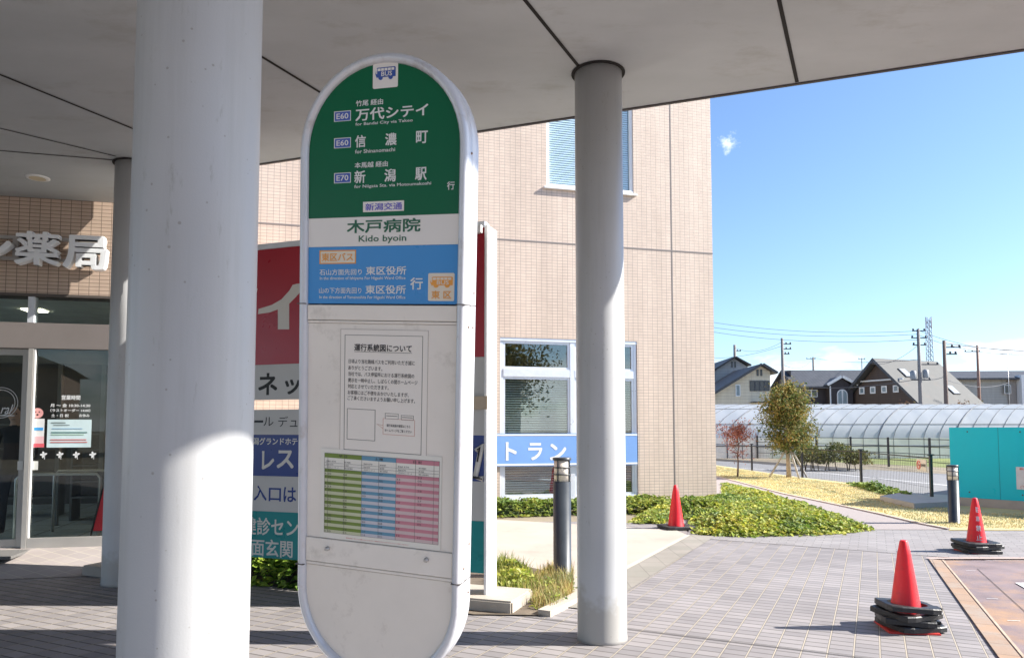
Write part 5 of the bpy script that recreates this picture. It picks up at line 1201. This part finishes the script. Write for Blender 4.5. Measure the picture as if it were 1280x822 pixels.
# grey house behind it
Y = 90; X0 = mx(918, Y)
t = thing('grey_house', 'grey gabled house standing behind the cream house', 'house', (X0, Y, 0))
ap = (mx(919, Y) - X0, mz(447, Y)); re_ = (mx(938, Y) - X0, mz(457.5, Y)); le = (ap[0] - 6.5, ap[1] - 6.5 * 0.62)
bm = bmesh.new(); prism(bm, [(1.7, 0), (1.7, ap[1] - 1.1), (ap[0], ap[1] - 0.05), (le[0] + 0.5, le[1] + 0.2), (le[0] + 0.5, 0)], 0, 9); obj('wall', bm, siding('grey_siding', (0.36, 0.37, 0.38), (0.25, 0.25, 0.26)), t)
bm = bmesh.new(); slab(bm, ap, re_, -0.6, 9.5); slab(bm, le, ap, -0.6, 9.5); obj('roof', bm, roofm, t)
panes(t, [wp(914.8, 916.8, 451.5, 459, X0), wp(918.8, 920.8, 451.5, 459, X0)], 0, t=0.03, frame=trimd)
# dark brown house with the arched window
Y = 88; X0 = mx(1038, Y)
t = thing('brown_house', 'dark brown house with white trimmed dormer gable and arched window', 'house', (X0, Y, 0))
brn = siding('brown_siding', (0.050, 0.040, 0.042), (0.03, 0.025, 0.025), 0.25)
xl, xr_ = mx(996.5, Y) - X0, mx(1100, Y) - X0; ze = mz(484, Y); zr = mz(461, Y)
B('wall', brn, (xl, xr_, 0, 8, 0, ze), t)
bm = bmesh.new()
for (ya, za, yb2, zb) in ((-0.7, ze - 0.1, 4, zr), (8.7, ze - 0.1, 4, zr)):
    q_ = [(xl - 0.4, ya, za), (xr_, ya, za), (xr_, yb2, zb), (xl - 0.4, yb2, zb)]
    lo_ = [bm.verts.new(p) for p in q_]; hi = [bm.verts.new((p[0], p[1], p[2] + 0.2)) for p in q_]; bm.faces.new(lo_); bm.faces.new(hi)
    for k in range(4): bm.faces.new((lo_[k], lo_[(k + 1) % 4], hi[(k + 1) % 4], hi[k]))
obj('roof', bm, roofm, t)
bm = bmesh.new(); prism(bm, [(xl + 0.02, ze), (xl + 0.02, zr), (xl + 0.1, zr), (xl + 0.1, ze)], 2, 6); obj('gable_end', bm, brn, t)
dm = thing  # dormer as parts of the house
ga, gl, gr_ = (mx(1046.5, Y) - X0, mz(473, Y)), (mx(1029, Y) - X0, mz(483, Y)), (mx(1065, Y) - X0, mz(483, Y))
bm = bmesh.new(); prism(bm, [(gl[0] + 0.4, 0), (gr_[0] - 0.4, 0), (gr_[0] - 0.4, gr_[1]), ga, (gl[0] + 0.4, gl[1])], -1.2, 3); o = obj('front_gable', bm, brn, t)
bm = bmesh.new(); slab(bm, gl, ga, -1.5, 3, 0.16); slab(bm, ga, gr_, -1.5, 3, 0.16); obj('gable_roof', bm, roofm, o)
bm = bmesh.new(); slab(bm, gl, ga, -1.58, -1.502, 0.32); slab(bm, ga, gr_, -1.58, -1.502, 0.32); obj('white_bargeboard', bm, white, o)
bm = bmesh.new(); ax0, ax1 = mx(1041, Y) - X0, mx(1054, Y) - X0; r_ = (ax1 - ax0) / 2; zc = mz(493.5, Y)
prism(bm, [(ax0, mz(506, Y)), (ax1, mz(506, Y))] + [((ax0 + ax1) / 2 + r_ * math.cos(k * PI / 12), zc + r_ * math.sin(k * PI / 12)) for k in range(13)], -1.26, -1.21); f_ = obj('arched_window', bm, white, o)
bm = bmesh.new(); r2_ = r_ - 0.12
for s_ in (-1, 1):
    cxm = (ax0 + ax1) / 2
    prism(bm, [(cxm + s_ * 0.05, mz(505, Y)), (cxm + s_ * r2_, mz(505, Y)), (cxm + s_ * r2_, zc)] + [(cxm + s_ * max(0.05, r2_ * math.cos(k * PI / 14)), zc + r2_ * math.sin(k * PI / 14)) for k in range(1, 7)], -1.28, -1.262)
obj('pane', bm, mat('pale_blue_pane', (0.18, 0.25, 0.29), 0.15), f_)
panes(t, [wp(1007, 1014.5, 486.8, 496, X0), wp(1014.5, 1022, 486.8, 496, X0)], 0)
BS('corner_trim', white, [(gl[0] + 0.3, gl[0] + 0.45, -1.24, -1.2, 0, gl[1]), (xl - 0.02, xl + 0.1, -0.04, 0, 0, ze)], t)
# A-frame house
Y = 84; XA = mx(1099, Y)
AY = R(-66)
t = thing('steep_roof_house', 'brown house with one huge steep grey shingle roof and two skylights', 'house', (XA, Y, 0), AY)
w2, zt_, zf = 6.0, mz(450.5, Y), 3.3; LR = 9.6
shing = mat('grey_shingles', (0.105, 0.105, 0.10), 0.8, 0.12, 1.5, bump=0.4, bscale=6, dirt=(0.14, 0.115, 0.10), dscale=0.4)
bm = bmesh.new(); prism(bm, [(-w2 * 0.86, 0), (w2 * 0.86, 0), (w2 * 0.86, 4.1), (0, zt_ - 0.2), (-w2 * 0.86, 4.1)], 0, LR); obj('wall', bm, siding('umber_siding', (0.085, 0.055, 0.042), (0.045, 0.03, 0.025), 0.25), t)
bm = bmesh.new()
xr2 = w2 * 1.12; zr2 = zf - 0.2
prism(bm, [(0, zt_), (xr2, zr2), (xr2, zr2 + 0.25), (0, zt_ + 0.28)], -0.8, LR + 0.4); obj('roof', bm, shing, t)
bm = bmesh.new(); prism(bm, [(0, zt_), (-xr2, zr2), (-xr2, zr2 + 0.25), (0, zt_ + 0.28)], -0.8, LR + 0.4); obj('roof', bm, shing, t)
bm = bmesh.new()
for s_ in (-1, 1): prism(bm, [(0, zt_ - 0.1), (s_ * xr2, zr2 - 0.12), (s_ * xr2, zr2 + 0.27), (0, zt_ + 0.31)], -0.88, -0.805)
obj('bargeboard', bm, trimd, t)
panes(t, [(x, x + 0.72, 5.75, 6.55) for x in (-2.6, -1.1, 0.4, 1.9)], -0.02, m=mat('pale_blue_pane', (0.18, 0.25, 0.29), 0.15), t=0.14)
B('balcony_rail', white, (-3.4, 3.2, -0.1, -0.03, 7.15, 7.3), t)
sl2 = (zt_ - zr2) / xr2
for (xs_, ys_) in ((1.9, 2.0), (3.9, 7.0)):
    Mx = Matrix.Translation((xs_, ys_, zt_ + 0.28 - sl2 * xs_ + 0.06)) @ Matrix.Rotation(math.atan(sl2), 4, 'Y')
    bm = bmesh.new(); box(bm, -0.75, 0.75, -0.55, 0.55, -0.06, 0.07, M=Mx); f_ = obj('skylight', bm, trimd, t)
    bm = bmesh.new(); box(bm, -0.6, 0.6, -0.42, 0.42, 0.072, 0.09, M=Mx); obj('pane', bm, mat('bright_pane', (0.45, 0.52, 0.58), 0.1), f_)
# right house
Y = 98; X0 = mx(1235, Y)
t = thing('low_roof_house', 'pale house with a long low dark roof at the right edge', 'house', (X0, Y, 0), R(-4))
xl, xr_ = mx(1187, Y) - X0, mx(1345, Y) - X0; ze = mz(473.5, Y); zr = mz(462.5, Y)
B('wall', siding('pale_grey_siding', (0.42, 0.42, 0.40), (0.3, 0.3, 0.29)), (xl + 1.2, xr_, 0.5, 8, 0, ze), t)
bm = bmesh.new()
for (ya, za, yb2, zb) in ((-0.5, ze - 0.1, 4, zr), (8.7, ze - 0.1, 4, zr)):
    q_ = [(xl - 0.4, ya, za), (xr_, ya, za), (xr_, yb2, zb), (xl - 0.4, yb2, zb)]
    lo_ = [bm.verts.new(p) for p in q_]; hi = [bm.verts.new((p[0], p[1], p[2] + 0.22)) for p in q_]; bm.faces.new(lo_); bm.faces.new(hi)
    for k in range(4): bm.faces.new((lo_[k], lo_[(k + 1) % 4], hi[(k + 1) % 4], hi[k]))
obj('roof', bm, roofm, t)
B('bay', mat('taupe_render', (0.30, 0.27, 0.25), 0.8), (mx(1262, Y) - X0, mx(1271, Y) - X0, 0.2, 0.48, 0, ze - 0.1), t)
B('bay', white, (mx(1271.5, Y) - X0, mx(1300, Y) - X0, -0.9, 0.48, 0, ze + 0.5), t)
panes(t, [wp(1256, 1264, 481, 492, X0)], 0.15); panes(t, [wp(1277, 1290, 470, 495, X0)], -0.92)
# small far roof behind the evergreen tree, and distant tree
Y = 110; X0 = mx(988, Y)
t = thing('far_house', 'small red-brown roofed house far behind the little tree', 'house', (X0, Y, 0))
B('wall', mat('far_wall', (0.35, 0.3, 0.26), 0.8), (-2.6, 1.6, 0, 6, 0, mz(489, Y)), t)
bm = bmesh.new(); slab(bm, (-3.2, mz(490, Y)), (-0.6, mz(481.5, Y)), -0.5, 6.5); slab(bm, (-0.6, mz(481.5, Y)), (2.4, mz(490, Y)), -0.5, 6.5); obj('roof', bm, mat('far_roof', (0.13, 0.07, 0.06), 0.7), t)
bm = bmesh.new(); prism(bm, [(-2.6, mz(489, Y)), (1.6, mz(489, Y)), (-0.6, mz(482.5, Y))], 0, 6); obj('gable', bm, mat('far_wall', (0.35, 0.3, 0.26), 0.8), t)
# red shrubs by the steep roof house
for i, (px, Yt) in enumerate(((1130, 70), (1200, 68), (1212, 68))):
    tree('garden_shrub', ['reddish garden shrub below the gable of the steep roof house', 'left reddish shrub below the skylit roof', 'right reddish shrub below the skylit roof'][i], mx(px, Yt), Yt, 1.6, 4.6, 1.5, 3, leaf_mat('garden_red', [(0.2, 0.1, 0.07), (0.28, 0.15, 0.1), (0.16, 0.13, 0.06)]), 1100, 0.22, 50 + i, 0.06, cl=16, group='reddish garden shrubs')

# ------------------------------------------------------------------ poles, wires, tower
pole_m = mat('concrete_pole', (0.22, 0.20, 0.19), 0.8, 0.1); wire_m = mat('wire_black', (0.10, 0.10, 0.11), 0.6)
def pole(px, pyt, Y, r, label, arms=(), trans=False, m=pole_m):
    x = mx(px, Y); h = mz(pyt, Y); t = thing('utility_pole', label, 'utility pole', (x, Y, 0), 0, 'utility poles over the houses')
    bm = bmesh.new(); rings(bm, [(r * 1.25, 0), (r, h * 0.6), (r * 0.8, h)], 12); obj('shaft', bm, m, t)
    for (dz, wl, wr2) in arms:
        bm = bmesh.new(); box(bm, -wl, wr2, -0.05, 0.05, h - dz - 0.04, h - dz + 0.04)
        for q_ in (-wl + 0.08, wr2 - 0.08, (wr2 - wl) / 2): bmesh.ops.create_uvsphere(bm, u_segments=8, v_segments=6, radius=0.09, matrix=Matrix.Translation((q_, 0, h - dz + 0.12)))
        obj('crossarm', bm, trimd, t)
    if trans:
        for (dx_, dz) in ((-0.55, 3.9), (0.5, 3.8)):
            bm = bmesh.new(); rings(bm, [(0.2, h - dz - 0.35), (0.24, h - dz - 0.3), (0.24, h - dz + 0.3), (0.1, h - dz + 0.4)], 12)
            bmesh.ops.translate(bm, verts=bm.verts[:], vec=(dx_, 0, 0)); obj('transformer', bm, mat('transformer_grey', (0.25, 0.26, 0.27), 0.5), t)
    return (x, Y, h)
P1 = pole(979.5, 422, 74, 0.16, 'tall slim concrete pole above the small evergreen tree', ((0.6, 0.1, 0.9), (1.1, 0.1, 0.9), (1.6, 0.1, 0.7)))
P2 = pole(1151, 410.5, 62, 0.15, 'pole with crossarms and transformers in front of the steep grey roof', ((0.15, 0.5, 0.6), (0.75, 0.6, 0.7), (1.35, 0.5, 0.6), (3.0, 0.1, 1.6), (4.3, 0.7, 0.9)), True)
P3 = pole(1183, 425, 54, 0.14, 'plain brown pole just right of the transformer pole', ((0.5, 0.05, 1.2), (1.0, 0.05, 0.9)), m=mat('brown_pole', (0.17, 0.12, 0.10), 0.8))
P4 = pole(1224.5, 431, 92, 0.17, 'rust-brown pole above the low dark roof at the right', ((0.8, 1.6, 0.3),), m=mat('rust_pole', (0.28, 0.17, 0.13), 0.8))
P5 = pole(919.8, 430.5, 96, 0.22, 'thin pole rising behind the grey gabled house', ((0.8, 0.1, 0.8),))
P6 = pole(1018, 446, 130, 0.2, 'distant short pole left of the dark brown house roof', ((0.3, 1.2, 0.4),))
P7 = pole(1079, 447, 130, 0.10, 'distant thin pole over the dark brown house roof', ((0.2, 0.6, 0.6),))
def antenna(px, pyt, Y, label):
    x = mx(px, Y); h = mz(pyt, Y); t = thing('tv_antenna', label, 'antenna', (x, Y, 0))
    bm = bmesh.new(); rings(bm, [(0.03, 0), (0.03, h)], 6); obj('mast', bm, steel, t)
    bm = bmesh.new(); box(bm, -0.7, 0.7, -0.02, 0.02, h - 0.15, h - 0.11)
    for k in range(6): box(bm, -0.6 + k * 0.24, -0.58 + k * 0.24, -0.3, 0.3, h - 0.15, h - 0.12)
    obj('yagi', bm, steel, t)
antenna(1262, 440, 80, 'thin aerial on a mast above the low dark roof')
def wire(a, b_, sag, r=0.018):
    A, Bq = Vector(a), Vector(b_); pts = []
    for k in range(13):
        f_ = k / 12; p = A.lerp(Bq, f_); p.z -= sag * 4 * f_ * (1 - f_); pts.append(p)
    bm = bmesh.new(); tube(bm, pts, r, 4, caps=False); return obj('overhead_wire', bm, wire_m)
L_ = []
def at(px, py_, Y_): return (mx(px, Y_), Y_, mz(py_, Y_))
for lab, a, b_, s_, r_ in (('highest thin wire over the greenhouses', at(880, 400, 76), at(1151, 413, 62), 0.55, 0.018), ('second thin wire over the greenhouses', at(880, 406.5, 76), at(1151, 417, 62), 0.55, 0.018), ('third thin wire over the greenhouses', at(880, 412, 76), at(1151, 424, 62), 0.6, 0.018),
                    ('thin wire from the transformer pole to the right edge', at(1151, 412, 62), at(1330, 436, 50), 0.7, 0.016), ('lower thin wire from the transformer pole to the right edge', at(1151, 418, 62), at(1330, 441, 50), 0.7, 0.016),
                    ('thick cable from the brown pole past the rust pole', at(1183, 428, 54), at(1340, 437.5, 60), 0.25, 0.03), ('sagging cable from the slim pole to the distant pole', at(979, 455, 74), at(1018, 446.5, 130), 1.0, 0.03),
                    ('cable running along above the dark brown roof', at(1018, 446.5, 130), at(1151, 449, 62), 0.5, 0.025), ('drop cable from the crossarms down over the steep roof', at(1151, 430, 62), at(1085, 452, 84), 0.8, 0.02),
                    ('lower drop cable in front of the steep roof gable', at(1151, 473, 62), at(1000, 483, 78), 0.4, 0.025), ('cable crossing the steep roof to the brown pole', at(1151, 472, 62), at(1183, 470, 54), 0.2, 0.02),
                    ('cable leaving the brown pole for the right house', at(1183, 474, 54), at(1262, 478, 74), 0.5, 0.02), ('thin wire from the far left pole to the slim pole', at(919.8, 434, 96), at(979, 427, 74), 0.7, 0.018), ('lower thin wire from the far left pole to the slim pole', at(860, 444, 96), at(979, 432, 74), 0.7, 0.018)):
    o = wire(a, b_, s_, r_); tag(o, lab, 'wire', 'overhead wires')
# communication tower far away
Yt = 230; t = thing('lattice_tower', 'slender pale lattice communication tower rising behind the steep roof', 'tower', (mx(1164.5, Yt), Yt, 0))
hT = mz(396, Yt); tm = mat('tower_grey', (0.24, 0.27, 0.32), 0.6)
bm = bmesh.new(); w0, w1 = 1.0, 0.55
def wq(z): return w0 + (w1 - w0) * z / hT
for sx in (-1, 1):
    for sy in (-1, 1): tube(bm, [(sx * w0, sy * w0, 0), (sx * w1, sy * w1, hT)], 0.12, 5)
obj('leg', bm, tm, t)
bm = bmesh.new(); z = 0
while z < hT - 1.5:
    a = wq(z); b2 = wq(z + 1.5)
    for sy in (-1, 1):
        tube(bm, [(-a, sy * a, z), (b2, sy * b2, z + 1.5)], 0.06, 4); tube(bm, [(a, sy * a, z), (-b2, sy * b2, z + 1.5)], 0.06, 4)
        tube(bm, [(sy * a, -a, z), (sy * b2, b2, z + 1.5)], 0.06, 4)
    z += 1.5
obj('bracing', bm, tm, t)
BS('antenna_panel', mat('tower_panel', (0.6, 0.62, 0.66), 0.5), [(s * 0.85 - 0.15, s * 0.85 + 0.15, -0.2, 0.2, hT - 3.2, hT + 0.2) for s in (-1, 1)], t)

# ------------------------------------------------------------------ the person behind the sliding door
def person():
    t = thing('person', 'person in dark clothes standing inside the sliding glass door', 'person', (0, 0, 0))
    base = W @ Vector((-1.42, 1.1, zs)); t.location = base; t.rotation_euler.z = R(20)
    J = {'pel': (0, 0, 0.93, 0.145), 'wai': (0, 0, 1.08, 0.125), 'che': (0, 0.01, 1.30, 0.15), 'sho': (0, 0.01, 1.42, 0.10), 'nec': (0, 0, 1.50, 0.055), 'hea': (0, -0.02, 1.60, 0.075)}
    V = []; E_ = []; Rr = []; ix = {}
    def add(n_, x, y, z, r): ix[n_] = len(V); V.append((x, y, z)); Rr.append(r)
    for k, v in J.items(): add(k, *v)
    E_ += [(0, 1), (1, 2), (2, 3), (3, 4), (4, 5)]
    for s, nm in ((-1, 'l'), (1, 'r')):
        add('hip' + nm, s * 0.09, 0, 0.88, 0.095); add('kne' + nm, s * 0.11, -0.02, 0.49, 0.062); add('ank' + nm, s * 0.12, 0.02, 0.09, 0.042); add('toe' + nm, s * 0.13, -0.14, 0.04, 0.035)
        E_ += [(ix['pel'], ix['hip' + nm]), (ix['hip' + nm], ix['kne' + nm]), (ix['kne' + nm], ix['ank' + nm]), (ix['ank' + nm], ix['toe' + nm])]
        add('shl' + nm, s * 0.19, 0.01, 1.40, 0.062); add('elb' + nm, s * 0.24, 0.0, 1.13, 0.045); add('wri' + nm, s * 0.2, -0.16, 0.96, 0.03)
        E_ += [(ix['sho'], ix['shl' + nm]), (ix['shl' + nm], ix['elb' + nm]), (ix['elb' + nm], ix['wri' + nm])]
        add('pal' + nm, s * 0.19, -0.22, 0.93, 0.026); E_ += [(ix['wri' + nm], ix['pal' + nm])]
        for q in range(5):
            dx_ = (q - 2) * 0.017; ln = (0.05, 0.07, 0.078, 0.07, 0.055)[q]
            add('f%d' % q + nm, s * 0.19 + dx_, -0.22 - ln * 0.6, 0.92 - ln * 0.3, 0.009); add('g%d' % q + nm, s * 0.19 + dx_, -0.22 - ln * 0.9, 0.91 - ln * 0.7, 0.008)
            E_ += [(ix['pal' + nm], ix['f%d' % q + nm]), (ix['f%d' % q + nm], ix['g%d' % q + nm])]
    me = bpy.data.meshes.new('body'); me.from_pydata(V, E_, []); o = bpy.data.objects.new('body', me); C.objects.link(o)
    md = o.modifiers.new('s', 'SKIN'); md.use_smooth_shade = True
    for i, r_ in enumerate(Rr): me.skin_vertices[0].data[i].radius = (r_, r_ * (0.8 if i in (1, 2, 3) else 1))
    me.skin_vertices[0].data[0].use_root = True
    sb_ = o.modifiers.new('u', 'SUBSURF'); sb_.levels = 2; sb_.render_levels = 2
    dg_ = bpy.context.evaluated_depsgraph_get(); ev = o.evaluated_get(dg_); m2 = bpy.data.meshes.new_from_object(ev)
    bpy.data.objects.remove(o); m2.name = 'body'
    skin = mat('skin', (0.50, 0.30, 0.22), 0.5, 0.05); dark = mat('dark_clothes', (0.02, 0.02, 0.025), 0.85, 0.2, 6); shoe = mat('pale_shoes', (0.5, 0.5, 0.5), 0.6)
    m2.materials.clear()
    for x in (skin, dark, shoe): m2.materials.append(x)
    for p in m2.polygons:
        c = p.center; p.material_index = 2 if c.z < 0.07 else (1 if (c.z < 1.49 and not (abs(c.x) > 0.12 and c.y < -0.17 and c.z < 1.0)) else 0); p.use_smooth = True
    b_ = bpy.data.objects.new('body', m2); C.objects.link(b_); b_.parent = t
    bm = bmesh.new(); bmesh.ops.create_uvsphere(bm, u_segments=24, v_segments=16, radius=1, matrix=Matrix.Translation((0, -0.025, 1.63)) @ Matrix.Diagonal((0.078, 0.095, 0.118, 1)))
    bmesh.ops.create_uvsphere(bm, u_segments=8, v_segments=6, radius=0.016, matrix=Matrix.Translation((0, -0.122, 1.615)) @ Matrix.Diagonal((0.8, 1.2, 1.6, 1)))
    for s in (-1, 1): bmesh.ops.create_uvsphere(bm, u_segments=8, v_segments=6, radius=0.022, matrix=Matrix.Translation((s * 0.08, -0.015, 1.62)) @ Matrix.Diagonal((0.4, 0.8, 1.4, 1)))
    for f in bm.faces: f.smooth = True
    obj('head', bm, skin, t)
    bm = bmesh.new()
    for s in (-1, 1): bmesh.ops.create_uvsphere(bm, u_segments=8, v_segments=6, radius=0.010, matrix=Matrix.Translation((s * 0.03, -0.112, 1.645)))
    box(bm, -0.022, 0.022, -0.121, -0.112, 1.565, 1.571); obj('eyes', bm, blackp, t)
    bm = bmesh.new(); bmesh.ops.create_uvsphere(bm, u_segments=20, v_segments=14, radius=1, matrix=Matrix.Translation((0, 0.0, 1.665)) @ Matrix.Diagonal((0.088, 0.098, 0.098, 1)))
    for f in bm.faces: f.smooth = True
    obj('hair', bm, mat('dark_hair', (0.03, 0.022, 0.018), 0.6), t)
person()
